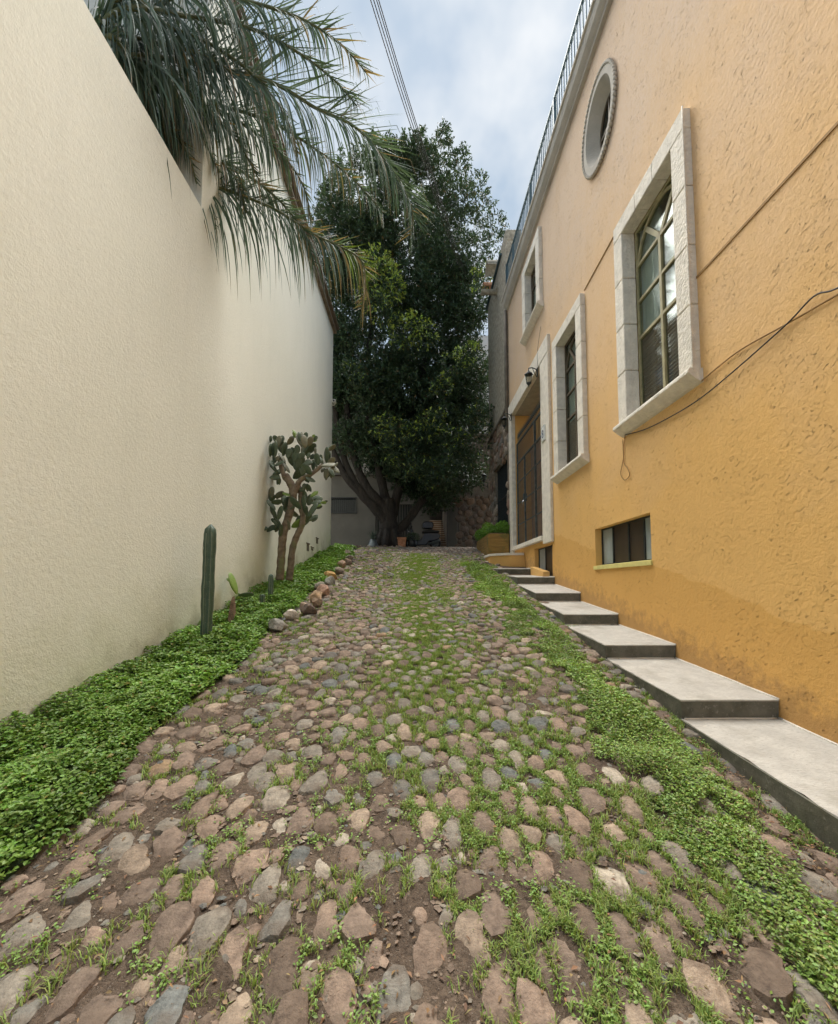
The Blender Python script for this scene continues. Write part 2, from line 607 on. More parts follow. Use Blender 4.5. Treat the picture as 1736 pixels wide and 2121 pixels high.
def leaves(P, D, N, Ln, Wd, col, fold=.25, droop=.15, wide=.5, simple=False):
    """folded leaves; returns V, quads, tris, C"""
    n = len(P)
    D = unit(D); Sd = unit(np.cross(D, N)); N = unit(np.cross(Sd, D))
    Ln = np.asarray(Ln).reshape(-1, 1) * np.ones((n, 1)); Wd = np.asarray(Wd).reshape(-1, 1) * np.ones((n, 1))
    if simple:
        V = np.stack([P, P + D * Ln * wide + Sd * Wd / 2 + N * Wd * fold, P + D * Ln - N * Ln * droop, P + D * Ln * wide - Sd * Wd / 2 + N * Wd * fold], 1)
        b = (np.arange(n) * 4)[:, None]
        tr = np.concatenate([b + [0, 1, 2], b + [0, 2, 3]], 0)
        C = np.repeat(col, 4, axis=0)
        return V.reshape(-1, 3), None, tr, C
    V = np.stack([P,
                  P + D * Ln * .28 + Sd * Wd * .40 + N * Wd * fold,
                  P + D * Ln * .68 + Sd * Wd * .42 + N * (Wd * fold - Ln * droop * .4),
                  P + D * Ln - N * Ln * droop,
                  P + D * Ln * .68 - Sd * Wd * .42 + N * (Wd * fold - Ln * droop * .4),
                  P + D * Ln * .28 - Sd * Wd * .40 + N * Wd * fold], 1)
    b = (np.arange(n) * 6)[:, None]
    q = np.concatenate([b + [0, 1, 2, 3], b + [0, 3, 4, 5]], 0)
    return V.reshape(-1, 3), q, None, np.repeat(col, 6, axis=0)

def jit(base, n, s=.25, s2=.08):
    """n colours round a base"""
    b = np.array(base)[None, :]
    k = 1 + (rng.random((n, 1)) - .5) * 2 * s
    return np.clip(b * k * (1 + (rng.random((n, 3)) - .5) * 2 * s2), 0, 1)

def g(y):
    if y < 13.5: return .205 * y
    if y < 18.5: return 2.7675 + .205 * (y - 13.5) - .0205 * (y - 13.5) ** 2
    return 3.28
def gn(y):
    y = np.asarray(y, dtype=float)
    return np.where(y < 13.5, .205 * y, np.where(y < 18.5, 2.7675 + .205 * (y - 13.5) - .0205 * (y - 13.5) ** 2, 3.28))

class VNoise:
    def __init__(s, seed):
        r = np.random.default_rng(seed)
        s.t = r.random((256, 256))
    def __call__(s, x, y):
        x = np.asarray(x, float); y = np.asarray(y, float)
        xi = np.floor(x).astype(int); yi = np.floor(y).astype(int)
        fx = x - xi; fy = y - yi
        fx = fx * fx * (3 - 2 * fx); fy = fy * fy * (3 - 2 * fy)
        a = s.t[xi % 256, yi % 256]; b = s.t[(xi + 1) % 256, yi % 256]
        c = s.t[xi % 256, (yi + 1) % 256]; d = s.t[(xi + 1) % 256, (yi + 1) % 256]
        return (a * (1 - fx) + b * fx) * (1 - fy) + (c * (1 - fx) + d * fx) * fy
vn1, vn2, vn3 = VNoise(1), VNoise(2), VNoise(3)

# ---------------------------------------------------------------- ground
xs = np.array([-120, -60, -30, -15, -8, -5, 5, 8, 15, 30, 60, 120.]); ys = np.array([-60, -30, -12, -4, 0, 3, 6, 9, 12, 13.5, 15, 16, 17, 18, 19, 22, 30, 50, 90, 160.])
X, Y = np.meshgrid(xs, ys)
V = np.stack([X, Y, gn(Y) - .25], -1).reshape(-1, 3)
nx = len(xs); q = []
for j in range(len(ys) - 1):
    for i in range(nx - 1):
        a = j * nx + i; q.append((a, a + 1, a + 1 + nx, a + nx))
meta(link('ground', np_mesh('ground', V, q, None, np.ones((len(V), 3)), M['soil'])), kind='structure')

xs = np.arange(-2.9, 3.41, .07); ys = np.concatenate([np.arange(-3, .6, .3), np.arange(.6, 8, .06), np.arange(8, 20.6, .12)])
X, Y = np.meshgrid(xs, ys)
Z = gn(Y) + .003 + (vn1(X * 3, Y * 3) - .5) * .022 + (vn2(X * 11, Y * 11) - .5) * .018
V = np.stack([X, Y, Z], -1).reshape(-1, 3)
nx = len(xs); jj, ii = np.meshgrid(np.arange(len(ys) - 1), np.arange(nx - 1), indexing='ij')
a = (jj * nx + ii).ravel()
q = np.stack([a, a + 1, a + 1 + nx, a + nx], 1)
drive = link('driveway', np_mesh('driveway', V, q, None, np.ones((len(V), 3)), M['soil'], True))
meta(drive, kind='structure')

# ---- irregular cells (power diagram) for cobbles and rubble walls
def darts(x0, x1, y0, y1, rmin, rmax, stretch=1., tries=60000, seed=3, power=1.6):
    r_ = random.Random(seed)
    cs = rmax * 2
    grid = {}
    pts = []
    H = (y1 - y0) / stretch
    for t in range(tries):
        k = t / tries
        r = rmax - (rmax - rmin) * min(1, (k * 1.15) ** (1 / power))
        r = max(rmin, r * r_.uniform(.85, 1.1))
        x = r_.uniform(x0, x1); y = r_.uniform(0, H)
        gx, gy = int(x // cs), int(y // cs)
        ok = True
        for i in (-1, 0, 1):
            for j in (-1, 0, 1):
                for (px, py, pr) in grid.get((gx + i, gy + j), ()):
                    if (px - x) ** 2 + (py - y) ** 2 < (pr + r) ** 2 * .92:
                        ok = False; break
                if not ok: break
            if not ok: break
        if ok:
            grid.setdefault((gx, gy), []).append((x, y, r)); pts.append((x, y, r))
    return pts, grid, cs, y0, stretch

def cells(D, rmax):
    pts, grid, cs, y0, st = D
    out = []
    for (x, y, r) in pts:
        gx, gy = int(x // cs), int(y // cs)
        nb = []
        for i in (-1, 0, 1):
            for j in (-1, 0, 1):
                for p in grid.get((gx + i, gy + j), ()):
                    if p[0] != x or p[1] != y:
                        nb.append(((p[0] - x) ** 2 + (p[1] - y) ** 2, p))
        nb.sort(key=lambda t: t[0])
        h = r * 1.75
        poly = [(x + h * math.cos(a), y + h * math.sin(a)) for a in [k * PI / 4 + .3 for k in range(8)]]
        for d2, (px, py, pr) in nb[:18]:
            d = math.sqrt(d2)
            nxx, nyy = (px - x) / d, (py - y) / d
            t = (d2 + r * r - pr * pr) / (2 * d)
            npoly = []
            for k in range(len(poly)):
                a = poly[k]; b = poly[(k + 1) % len(poly)]
                da = (a[0] - x) * nxx + (a[1] - y) * nyy - t
                db = (b[0] - x) * nxx + (b[1] - y) * nyy - t
                if da <= 0: npoly.append(a)
                if da * db < 0:
                    f = da / (da - db)
                    npoly.append((a[0] + (b[0] - a[0]) * f, a[1] + (b[1] - a[1]) * f))
            poly = npoly
            if len(poly) < 3: break
        if len(poly) >= 3:
            out.append(((x, y * st + y0), r, [(px, py * st + y0) for px, py in poly]))
    return out

def stone_rings(poly, n, gap, height, rnd, rough=.06, soft=.35):
    """vertices (local to centroid, z up) and faces of one stone cut from a cell"""
    cx = sum(p[0] for p in poly) / len(poly); cy = sum(p[1] for p in poly) / len(poly)
    # resample the outline by angle with softened corners
    P = [(p[0] - cx, p[1] - cy) for p in poly]
    ring = []
    ph = rnd.uniform(0, 6)
    for k in range(n):
        th = 2 * PI * k / n
        dx, dy = math.cos(th), math.sin(th)
        best = 1e9
        for i in range(len(P)):
            a = P[i]; b = P[(i + 1) % len(P)]
            ex, ey = b[0] - a[0], b[1] - a[1]
            den = dx * ey - dy * ex
            if abs(den) < 1e-12: continue
            t = (a[0] * ey - a[1] * ex) / den
            u = (a[0] * dy - a[1] * dx) / den
            if t > 0 and -1e-6 <= u <= 1 + 1e-6: best = min(best, t)
        ring.append(best if best < 1e8 else .03)
    sm = [(ring[k - 1] + ring[k] * soft + ring[(k + 1) % n]) / (soft + 2) for k in range(n)]
    sm = [max(.01, s_ - gap) * (1 + rough * math.sin(3 * (2 * PI * k / n) + ph) * rnd.random() + rnd.uniform(-rough, rough) * .5) for k, s_ in enumerate(sm)]
    tx, ty = rnd.uniform(-.2, .2), rnd.uniform(-.2, .2)
    rm_ = sum(sm) / n
    cuts = []
    for _ in range(rnd.choice((1, 2, 2, 3))):
        a_ = rnd.uniform(0, 2 * PI); cuts.append((math.cos(a_), math.sin(a_), rnd.uniform(.0, .5)))
    vs = []; fs = []
    lev = [(1.02, -.035), (1.0, height * .45), (.95, height * .78), (.80, height * .97), (.45, height * 1.03)]
    for li, (sc, zz) in enumerate(lev):
        for k in range(n):
            th = 2 * PI * k / n
            r = sm[k] * sc * (1 + (rnd.uniform(-.05, .05) if li > 1 else 0))
            x, y = r * math.cos(th), r * math.sin(th)
            z = zz + ((x * tx + y * ty) + rnd.uniform(-.05, .05) * height * 2.2 if li > 1 else 0)
            if li > 0:
                for (px_, py_, dd_) in cuts:
                    over = x * px_ + y * py_ - dd_ * rm_
                    if over > 0: z -= over * .28
                z = max(z, -.01)
            vs.append((x, y, z))
    vs.append((0, 0, height * (1.0 + rnd.uniform(-.08, .1))))
    L_ = len(lev)
    for li in range(L_ - 1):
        for k in range(n):
            k2 = (k + 1) % n
            fs.append((li * n + k, li * n + k2, (li + 1) * n + k2, (li + 1) * n + k))
    c = len(vs) - 1
    for k in range(n):
        fs.append(((L_ - 1) * n + k, (L_ - 1) * n + (k + 1) % n, c))
    return (cx, cy), vs, fs

PAL = [((.275, .205, .16), 6), ((.225, .172, .138), 5), ((.25, .225, .19), 4.5), ((.20, .19, .17), 3), ((.33, .26, .20), 3),
       ((.155, .165, .162), 1.3), ((.39, .345, .285), 1.4), ((.18, .135, .105), 3.5), ((.30, .21, .13), .25)]
def stonecol(rnd, tot=sum(w for _, w in PAL)):
    k = rnd.uniform(0, tot)
    for c, w in PAL:
        k -= w
        if k <= 0: break
    f = rnd.uniform(.8, 1.2)
    return tuple(x * f for x in c)

rnd = random.Random(11)
# near stones lie lengthwise, farther up they are rounder
VT = [0.]; YT = [.35]
while YT[-1] < 17.4:
    y_ = YT[-1]; s_ = 1.8 if y_ < 1.8 else max(1.3, 1.8 - (y_ - 1.8) * .16)
    VT.append(VT[-1] + .02); YT.append(y_ + s_ * .02)
VT = np.array(VT); YT = np.array(YT)
ym = lambda v: float(np.interp(v, VT, YT))
D = darts(-2.0, 2.12, 0, float(VT[-1]), .018, .066, 1.0, 260000, 5, .85)
CL = [((c[0], ym(c[1])), r, [(px, ym(py)) for px, py in poly]) for (c, r, poly) in cells(D, .066)]
drive_cells = []
for (c, r, poly) in CL:
    # the far part of the lane and a few hollows have lost their stones
    x, y = c
    miss = .025 + (.2 if (vn3(x * 1.3 + 9, y * 1.1) > .72) else 0)
    drive_cells.append((c, r, poly, rnd.random() > miss))
drive_cells.sort(key=lambda t: t[0][0] ** 2 + t[0][1] ** 2)
rest = MB(); nobj = 0
def seen(c):   # is that stone inside the picture?
    x, y = c
    dz = EYE - g(y)
    return y > .9 and abs(x) / y < 1.02 and dz / y < 1.08
for (c, r, poly, keep) in drive_cells:
    if not keep: continue
    if c[0] < -1.9 and c[1] < 3: continue
    near = nobj < 300 and seen(c) and r > .026
    hgt = (rnd.uniform(.012, .034) + min(.012, max(0, c[1] - 2) * .004)) * (r / .07) ** .5
    (cx, cy), vs, fs = stone_rings(poly, 16 if near else 9, rnd.uniform(.0, .009), hgt, rnd, .2)
    zz = g(cy) - .004
    sl = .205 if cy < 13.5 else .205 - .041 * (cy - 13.5)
    vs = [(x, y, z + y * sl) for x, y, z in vs]
    if near:
        b = MB(); b.col = stonecol(rnd); b.add(vs, fs)
        me = b.mesh('cobblestone', True); me.materials.append(M['stone']); me.set_sharp_from_angle(angle=R(34))
        link('cobblestone', me, drive, (cx, cy, zz))
        nobj += 1
    else:
        rest.col = stonecol(rnd)
        rest.add([(x + cx, y + cy, z + zz) for x, y, z in vs], fs)
me = rest.mesh('cobblestone_field', True); me.materials.append(M['stone'])
meta(link('cobblestone_field', me, drive), kind='stuff')

# pebbles lodged in the joints
pm = MB()
for k in range(15000):
    y = .8 + 9 * rnd.random() ** 1.8; x = rnd.uniform(-2.0, 2.05)
    s_ = rnd.uniform(.004, .007 + .020 * rnd.random() ** 2.5)
    cl = stonecol(rnd); pm.col = tuple(v_ * 1.0 for v_ in cl)
    a = rnd.uniform(0, 6); st_ = rnd.uniform(1, 1.7)
    pts = [(1, 0, 0), (.3, .9, .1), (-.8, .5, 0), (-.7, -.6, .1), (.4, -.85, 0), (rnd.uniform(-.4, .4), rnd.uniform(-.4, .4), .45), (0, 0, -.4)]
    vs = [(x + s_ * (px * math.cos(a) * st_ - py * math.sin(a)), y + s_ * (px * math.sin(a) * st_ + py * math.cos(a)), g(y) + .006 + s_ * pz) for px, py, pz in pts]
    pm.add(vs, [(0, 1, 5), (1, 2, 5), (2, 3, 5), (3, 4, 5), (4, 0, 5), (1, 0, 6), (2, 1, 6), (3, 2, 6), (4, 3, 6), (0, 4, 6)])
me = pm.mesh('gravel', False); me.materials.append(M['stone'])
meta(link('gravel', me), 'small pebbles and chips between the cobbles of the driveway', 'gravel', None, 'stuff')

# ---------------------------------------------------------------- grass and weeds in the joints
edges = []
for (c, r, poly, keep) in drive_cells:
    if c[1] > 15.5: continue
    for i in range(len(poly)):
        edges.append((poly[i][0], poly[i][1], poly[(i + 1) % len(poly)][0], poly[(i + 1) % len(poly)][1]))
edges = np.array(edges)
def cov(x, y):
    """how grassy the driveway is at a point"""
    c0 = .22 - .01 * y
    mid = np.exp(-((x - c0) / (.42 + .05 * np.clip(5 - y, 0, 5))) ** 2)
    nearr = np.clip((4.2 - y) / 2.5, 0, 1) * np.clip((x + .55) / .5, 0, 1) * 1.0
    far = np.clip((13.4 - y) / 1.2, 0, 1)
    nz = vn1(x * 2.3 + 5, y * 2.0)
    nz2 = vn2(x * 6 + 5, y * 6.0)
    d = np.maximum(mid * .95, nearr) * far
    d = d * np.clip((nz * .5 + nz2 * .5 - .24) * 3.4, 0, 1.3)
    left = np.clip((-x - .4) / .4, 0, 1) * .22 * (nz2 > .55)
    right = np.clip((x - .7) / .4, 0, 1) * np.clip((2.1 - x) / .1, 0, 1) * .3 * (nz2 > .4) * far
    return np.clip(np.maximum(np.maximum(d, left), right), 0, 1)

ln = np.hypot(edges[:, 2] - edges[:, 0], edges[:, 3] - edges[:, 1])
pr = ln / ln.sum()
NT = 150000
ei = rng.choice(len(edges), NT, p=pr)
t = rng.random(NT)[:, None]
Pt = edges[ei, :2] * (1 - t) + edges[ei, 2:] * t
kp = rng.random(NT) < cov(Pt[:, 0], Pt[:, 1])
Pt = Pt[kp]
# far strip is closed turf: fill it everywhere
NF = 34000
fx = rng.normal(.1, .36, NF); fy = rng.uniform(5.0, 13.5, NF)
kf = (rng.random(NF) < cov(fx, fy) * np.clip((fy - 4.5) / 5, .12, .9)) & (np.abs(fx - .1) < .75)
Pt = np.concatenate([Pt, np.stack([fx[kf], fy[kf]], 1)])
# blades: tufts of 3
def blades(P2, per, hmin, hmax, wd, base, spread=.012, tall=None):
    n = len(P2) * per
    P = np.repeat(P2, per, axis=0) + rng.normal(0, spread, (n, 2))
    z = gn(P[:, 1]) + .004
    B = np.concatenate([P, z[:, None]], 1)
    th = rng.random(n) * 2 * PI
    lean = rng.random(n) ** .7 * 1.1
    H = rng.uniform(hmin, hmax, n) * (.7 + .6 * vn3(P[:, 0] * 4, P[:, 1] * 4))
    dirn = np.stack([np.cos(th), np.sin(th), np.zeros(n)], 1)
    side = np.stack([-np.sin(th), np.cos(th), np.zeros(n)], 1)
    w = wd * (.7 + rng.random(n) * .6) * (1 + P[:, 1] * .12)
    up = np.array([0, 0, 1.])[None]
    mid = B + up * (H * .6)[:, None] + dirn * (H * lean * .35)[:, None]
    tip = B + up * (H * (1 - .25 * lean))[:, None] + dirn * (H * lean)[:, None]
    w = w[:, None]
    V = np.stack([B - side * w * .5, B + side * w * .5, mid + side * w * .42, mid - side * w * .42, tip], 1).reshape(-1, 3)
    b = (np.arange(n) * 5)[:, None]
    C = jit(base, n, .3, .12)
    dry = rng.random(n) < .09
    C[dry] = jit((.30, .27, .13), int(dry.sum()), .25)
    return V, b + [0, 1, 2, 3], b + [3, 2, 4], np.repeat(C, 5, axis=0)
V, q, t_, C = blades(Pt, 8, .014, .046, .0040, (.28, .37, .11))
meta(link('grass', np_mesh('grass', V, q, t_, C, M['grass'])), 'short grass growing in the joints and down the middle of the cobbled driveway', 'grass', None, 'stuff')

# small-leaved weeds in clumps near the camera and along the right edge
NW = 34000
ei = rng.choice(len(edges), NW, p=pr); t = rng.random(NW)[:, None]
Pw = edges[ei, :2] * (1 - t) + edges[ei, 2:] * t
wm = (vn2(Pw[:, 0] * 3.1 + 40, Pw[:, 1] * 3.1) > .5) & (Pw[:, 1] < 9)
Pw = Pw[wm & (rng.random(NW) < np.clip(.25 + cov(Pw[:, 0], Pw[:, 1]), 0, 1))]
per = 7
P = np.repeat(Pw, per, axis=0) + rng.normal(0, .016, (len(Pw) * per, 2))
n = len(P)
B = np.concatenate([P, (gn(P[:, 1]) + .006 + rng.random(n) * .028)[:, None]], 1)
th = rng.random(n) * 2 * PI
Dn = np.stack([np.cos(th), np.sin(th), rng.uniform(-.1, .5, n)], 1)
Nn = np.stack([rng.normal(0, .3, n), rng.normal(0, .3, n), np.ones(n)], 1)
V, q, t_, C = leaves(B, Dn, Nn, rng.uniform(.011, .019, n), rng.uniform(.008, .013, n), jit((.21, .34, .08), n, .3), .15, .1, .5, True)
meta(link('weeds', np_mesh('weeds', V, q, t_, C, M['leaf'])), 'low small-leaved weeds scattered between the cobbles', 'weeds', None, 'stuff')

# ground cover strip between cobbles and steps
def strip_w(y):      # left and right edge
    l = 1.36 + .12 * np.sin(y * 2.1) + .22 * (vn1(y * 1.7, y * 0 + 3) - .5) - .015 * y
    r = 1.86 + .1 * (vn2(y * 2.0, y * 0 + 8) - .5) + .004 * y
    return l, r
def strip(n, y0, y1, Lf, Wf):
    y = rng.uniform(y0, y1, n); l, r = strip_w(y)
    u = rng.random(n)
    x = l + (r - l) * u
    prof = np.clip(np.sin(np.clip(u, 0, 1) * PI), 0, 1) ** .5
    hump = .3 + .9 * vn3(x * 5, y * 4)
    dens = vn1(x * 3.2 + 20, y * 2.3 + 5) * .6 + vn2(x * 9, y * 9) * .4
    kp = dens + prof * .35 > .72 - .022 * y
    x, y, prof, hump = x[kp], y[kp], prof[kp], hump[kp]
    m_ = len(x)
    top = .005 + .085 * prof * hump
    z = gn(y) + top * rng.random(m_) ** .45
    P = np.stack([x, y, z], 1)
    th = rng.random(m_) * 2 * PI
    Dn = np.stack([np.cos(th), np.sin(th), rng.uniform(-.1, .7, m_)], 1)
    Nn = np.stack([rng.normal(0, .4, m_), rng.normal(0, .4, m_), np.ones(m_)], 1)
    c = jit((.25, .36, .095), m_, .38, .12) * (.72 + .56 * vn1(x * 3 + 7, y * 3))[:, None]
    y_ = rng.random(m_) < .05
    c[y_] = jit((.32, .27, .11), int(y_.sum()), .3)
    return leaves(P, Dn, Nn, rng.uniform(*Lf, m_), rng.uniform(*Wf, m_), c, .15, .15, .5, True)
parts = [strip(26000, 1.0, 3.2, (.013, .024), (.009, .016)), strip(26000, 3.2, 7, (.018, .032), (.012, .02)), strip(14000, 7, 11.2, (.028, .045), (.018, .03))]
def join(parts):
    Vs, Qs, Ts, Cs = [], [], [], []; b = 0
    for V, q, t, C in parts:
        Vs.append(V); Cs.append(C)
        if q is not None: Qs.append(q + b)
        if t is not None: Ts.append(t + b)
        b += len(V)
    return np.concatenate(Vs), (np.concatenate(Qs) if Qs else None), (np.concatenate(Ts) if Ts else None), np.concatenate(Cs)
V, q, t_, C = join(parts)
meta(link('ground_cover', np_mesh('ground_cover', V, q, t_, C, M['leaf'])), 'pale green small-leaved ground cover along the concrete steps', 'ground cover', None, 'stuff')

# dry leaves and twigs in the gutter beside the steps
n = 4200
y = 1.2 + 6.5 * rng.random(n) ** 1.5; x = 1.95 + rng.normal(0, .06, n) + (rng.random(n) < .6) * rng.uniform(-3.7, 0, n)
x = np.minimum(x, 2.03)
P = np.stack([x, y, gn(y) + .01 + rng.random(n) * .02], 1)
th = rng.random(n) * 2 * PI
V, q, t_, C = leaves(P, np.stack([np.cos(th), np.sin(th), rng.uniform(-.1, .2, n)], 1), np.stack([rng.normal(0, .3, n), rng.normal(0, .3, n), np.ones(n)], 1),
                     rng.uniform(.008, .036, n), rng.uniform(.005, .015, n), jit((.24, .15, .085), n, .45, .15), .2, .1, .5, True)
meta(link('leaf_litter', np_mesh('leaf_litter', V, q, t_, C, M['litter'])), 'dry brown leaves and twigs lying in the gutter beside the steps', 'leaf litter', None, 'stuff')

# ---------------------------------------------------------------- left planted bed
def bed_edge(y):
    return -1.86 + .16 * (vn1(y * 1.3, y * 0 + 1) - .5) + .04 * np.sin(y * 3.1) - np.clip(y - 11, 0, 4) * .06
def bed(n, y0, y1, Lf, Wf, layers=1.):
    y = rng.uniform(y0, y1, n); r = bed_edge(y); u = rng.random(n)
    x = -2.79 + (r + 2.79) * u
    edge = np.clip((1 - u) * 5, 0, 1) ** .5
    top = (.045 + .105 * edge) * (.65 + .6 * vn2(x * 3.5, y * 3.5)) + .08 * (vn3(x * 9, y * 9) - .5) + np.clip(.25 - u, 0, 1) * .18
    z = gn(y) + np.maximum(.01, top) * (1 - .6 * rng.random(n) ** 2.2)
    P = np.stack([x, y, z], 1)
    th = rng.random(n) * 2 * PI
    Dn = np.stack([np.cos(th), np.sin(th) - .15, rng.uniform(-.15, .75, n)], 1)
    Nn = np.stack([rng.normal(0, .35, n), rng.normal(-.15, .35, n), np.ones(n)], 1)
    c = jit((.185, .31, .065), n, .36, .12)
    y_ = rng.random(n) < .14
    c[y_] = jit((.25, .39, .09), int(y_.sum()), .2)
    c *= (.72 + .56 * vn1(x * 2.2 + 7, y * 2.2))[:, None]
    y_ = rng.random(n) < .02
    c[y_] = jit((.30, .26, .08), int(y_.sum()), .3)
    return leaves(P, Dn, Nn, rng.uniform(*Lf, n), rng.uniform(*Wf, n), c, .16, .22)
parts = [bed(25000, 1.3, 3.6, (.018, .040), (.012, .026)), bed(20000, 3.6, 7.5, (.03, .05), (.02, .033)), bed(17000, 7.5, 14.6, (.045, .075), (.03, .045))]
V, q, t_, C = join(parts)
bedo = meta(link('bed_plants', np_mesh('bed_plants', V, q, t_, C, M['leaf'])), 'dense dark green ground cover filling the bed along the cream wall', 'ground cover', None, 'stuff')
# mound of leaf mould and stems under it
xs_ = np.linspace(0, 1, 9); ys_ = np.arange(.4, 14.7, .15)
V = []
for y in ys_:
    r = float(bed_edge(np.array(y)))
    for u in xs_:
        x = -2.8 + (r + .02 + 2.8) * u
        e_ = min(1, (1 - u) * 4) ** .5
        V.append((x, y, g(y) - .03 + (.09 * e_) + .02 * float(vn1(np.array(x * 8), np.array(y * 8)))))
nx = 9; jj, ii = np.meshgrid(np.arange(len(ys_) - 1), np.arange(nx - 1), indexing='ij'); a = (jj * nx + ii).ravel()
mdk = simple('leaf mould', (.03, .045, .018), .95, 0, .3, 20)
meta(link('bed_soil', np_mesh('bed_soil', V, np.stack([a, a + 1, a + 1 + nx, a + nx], 1), None, np.ones((len(V), 3)), mdk, True)), kind='structure')

# ---------------------------------------------------------------- rocks
def rock(name, x, y, w, d, h, col, label, group, seed, mat='rock', sink=.25, rz=None):
    r_ = random.Random(seed)
    import bmesh
    bm = bmesh.new()
    bmesh.ops.create_icosphere(bm, subdivisions=3, radius=1)
    pl = [(Vector((r_.gauss(0, 1), r_.gauss(0, 1), r_.gauss(0, 1))).normalized(), r_.uniform(.42, .8)) for _ in range(16)]
    ph = [r_.uniform(0, 6) for _ in range(4)]
    for v in bm.verts:
        for n_, dd in pl:
            k = v.co.dot(n_) - dd
            if k > 0: v.co -= n_ * k * .97
        v.co *= 1 + .05 * math.sin(v.co.x * 4 + ph[0]) + .04 * math.sin(v.co.y * 5 + ph[1]) + .03 * math.sin(v.co.z * 7 + ph[2])
        v.co.x *= w / 2; v.co.y *= d / 2; v.co.z *= h / 2
    me = bpy.data.meshes.new(name); bm.to_mesh(me); bm.free()
    ca = me.color_attributes.new('Col', 'FLOAT_COLOR', 'POINT')
    arr = np.ones((len(me.vertices), 4), dtype=np.float32); arr[:, :3] = col
    ca.data.foreach_set('color', arr.ravel())
    me.polygons.foreach_set('use_smooth', [True] * len(me.polygons))
    me.set_sharp_from_angle(angle=R(24))
    me.materials.append(M[mat])
    o = link(name, me, None, (x, y, g(y) + h / 2 - h * sink * .5))
    o.rotation_euler = (r_.uniform(-.2, .2), r_.uniform(-.2, .2), r_.uniform(0, 6) if rz is None else rz)
    return meta(o, label, 'rock', group)
GR = 'rocks edging the planted bed'
B_ = [
 (-1.80, 5.55, .34, .26, .20, (.27, .26, .235), 'flat grey rock with a tan side, nearest of the rocks edging the bed'),
 (-1.77, 6.02, .27, .24, .24, (.55, .50, .44), 'whitish pitted rock edging the bed, palest of the row'),
 (-1.60, 6.28, .30, .26, .22, (.13, .10, .085), 'dark brown rock edging the bed just behind the whitish one'),
 (-1.72, 6.62, .22, .2, .15, (.38, .28, .22), 'low pinkish rock half hidden beside the dark brown rock'),
 (-1.56, 6.72, .24, .22, .19, (.25, .18, .13), 'rounded brown rock between the dark rock and the tan one'),
 (-1.66, 7.05, .26, .24, .24, (.42, .30, .20), 'upright tan rock in the middle of the bed edging'),
 (-1.64, 7.45, .30, .27, .26, (.33, .21, .155), 'big rounded reddish brown rock in the bed edging'),
 (-1.80, 7.95, .26, .24, .2, (.27, .24, .20), 'grey brown rock just beyond the big reddish one'),
 (-1.72, 8.40, .26, .24, .2, (.24, .235, .21), 'grey angular rock in the upper half of the bed edging'),
 (-1.80, 8.90, .3, .24, .23, (.46, .29, .12), 'orange tan rock, most orange of those edging the bed'),
 (-1.92, 9.40, .22, .2, .15, (.46, .42, .36), 'small pale rock behind the orange tan one'),
 (-1.74, 9.55, .3, .26, .22, (.24, .20, .165), 'dark grey brown rock beside the small pale one'),
 (-1.80, 10.25, .22, .22, .30, (.44, .31, .24), 'tall pinkish tan rock near the top of the bed'),
 (-1.76, 10.9, .24, .22, .22, (.27, .20, .165), 'reddish brown rock behind the tall pinkish one'),
 (-1.82, 11.6, .32, .26, .24, (.26, .225, .19), 'broad grey brown rock near the top of the driveway'),
 (-2.00, 12.4, .28, .24, .22, (.26, .22, .18), 'last rock of the bed edging at the top of the driveway'),
]
for i, (x, y, w, d, h, c, lab) in enumerate(B_):
    rock('rock', x, y, w * (.95 if i < 3 else 1.12), d * 1.1, h * (1.05 if i < 3 else 1.3), tuple(min(.7, v_ * 1.25) for v_ in c), lab, GR, 100 + i, sink=.35)
GS = 'loose stones piled between the planter and the top step'
for i in range(14):
    x = rnd.uniform(1.62, 2.15); y = rnd.uniform(10.7, 11.9)
    s_ = rnd.uniform(.12, .24)
    rock('rock', x, y, s_, s_ * .8, s_ * .6, stonecol(rnd), 'rough brown stone in the loose pile between planter and top step', GS, 300 + i)
GT = 'stones round the foot of the big tree'
for i in range(13):
    x = -2.3 + i * .155 + rnd.uniform(-.05, .05); y = 16.35 + rnd.uniform(-.1, .15)
    s_ = rnd.uniform(.14, .27)
    c = (.42, .36, .28) if i in (5, 11) else stonecol(rnd)
    rock('rock', x, y, s_, s_ * .8, s_ * .6, c, ('first', 'second', 'third', 'fourth', 'fifth', 'sixth', 'seventh', 'eighth', 'ninth', 'tenth', 'eleventh', 'twelfth', 'thirteenth')[i] + ' from the left of the thirteen rough stones around the foot of the big tree', GT, 400 + i)

# ---------------------------------------------------------------- cream house on the left
XL = -2.8
cream = empty('cream_house', (-3.6, 6, 1.2), 'tall windowless cream stucco house wall on the left of the driveway', 'house')
b = MB(); b.box(-3.15, XL, -5, 5.22, -1.5, 6.66); b.build('low_wall', M['cream'], cream)
b = MB(); b.box(-9, XL - .003, 5.22, 13.8, .3, 10.32); b.build('high_wall', M['cream'], cream)
b = MB(); b.box(-9, XL + .10, 5.15, 13.9, 10.32, 10.40); b.build('eave_board', M['eavewood'], cream)
for i in range(5):
    b = MB(); b.box(XL + .005 + i * .036, XL + .037 + i * .036, 5.12, 13.93, 10.405 + i * .02, 10.44 + i * .02)
    b.build('eave_strip', M['eavewood'], cream)
b = MB(); b.prism([(5.1, 10.40), (13.95, 10.40), (13.95, 10.5), (5.1, 10.5)], -9, XL + .0, 'X'); b.build('roof_edge', M['eavewood'], cream)
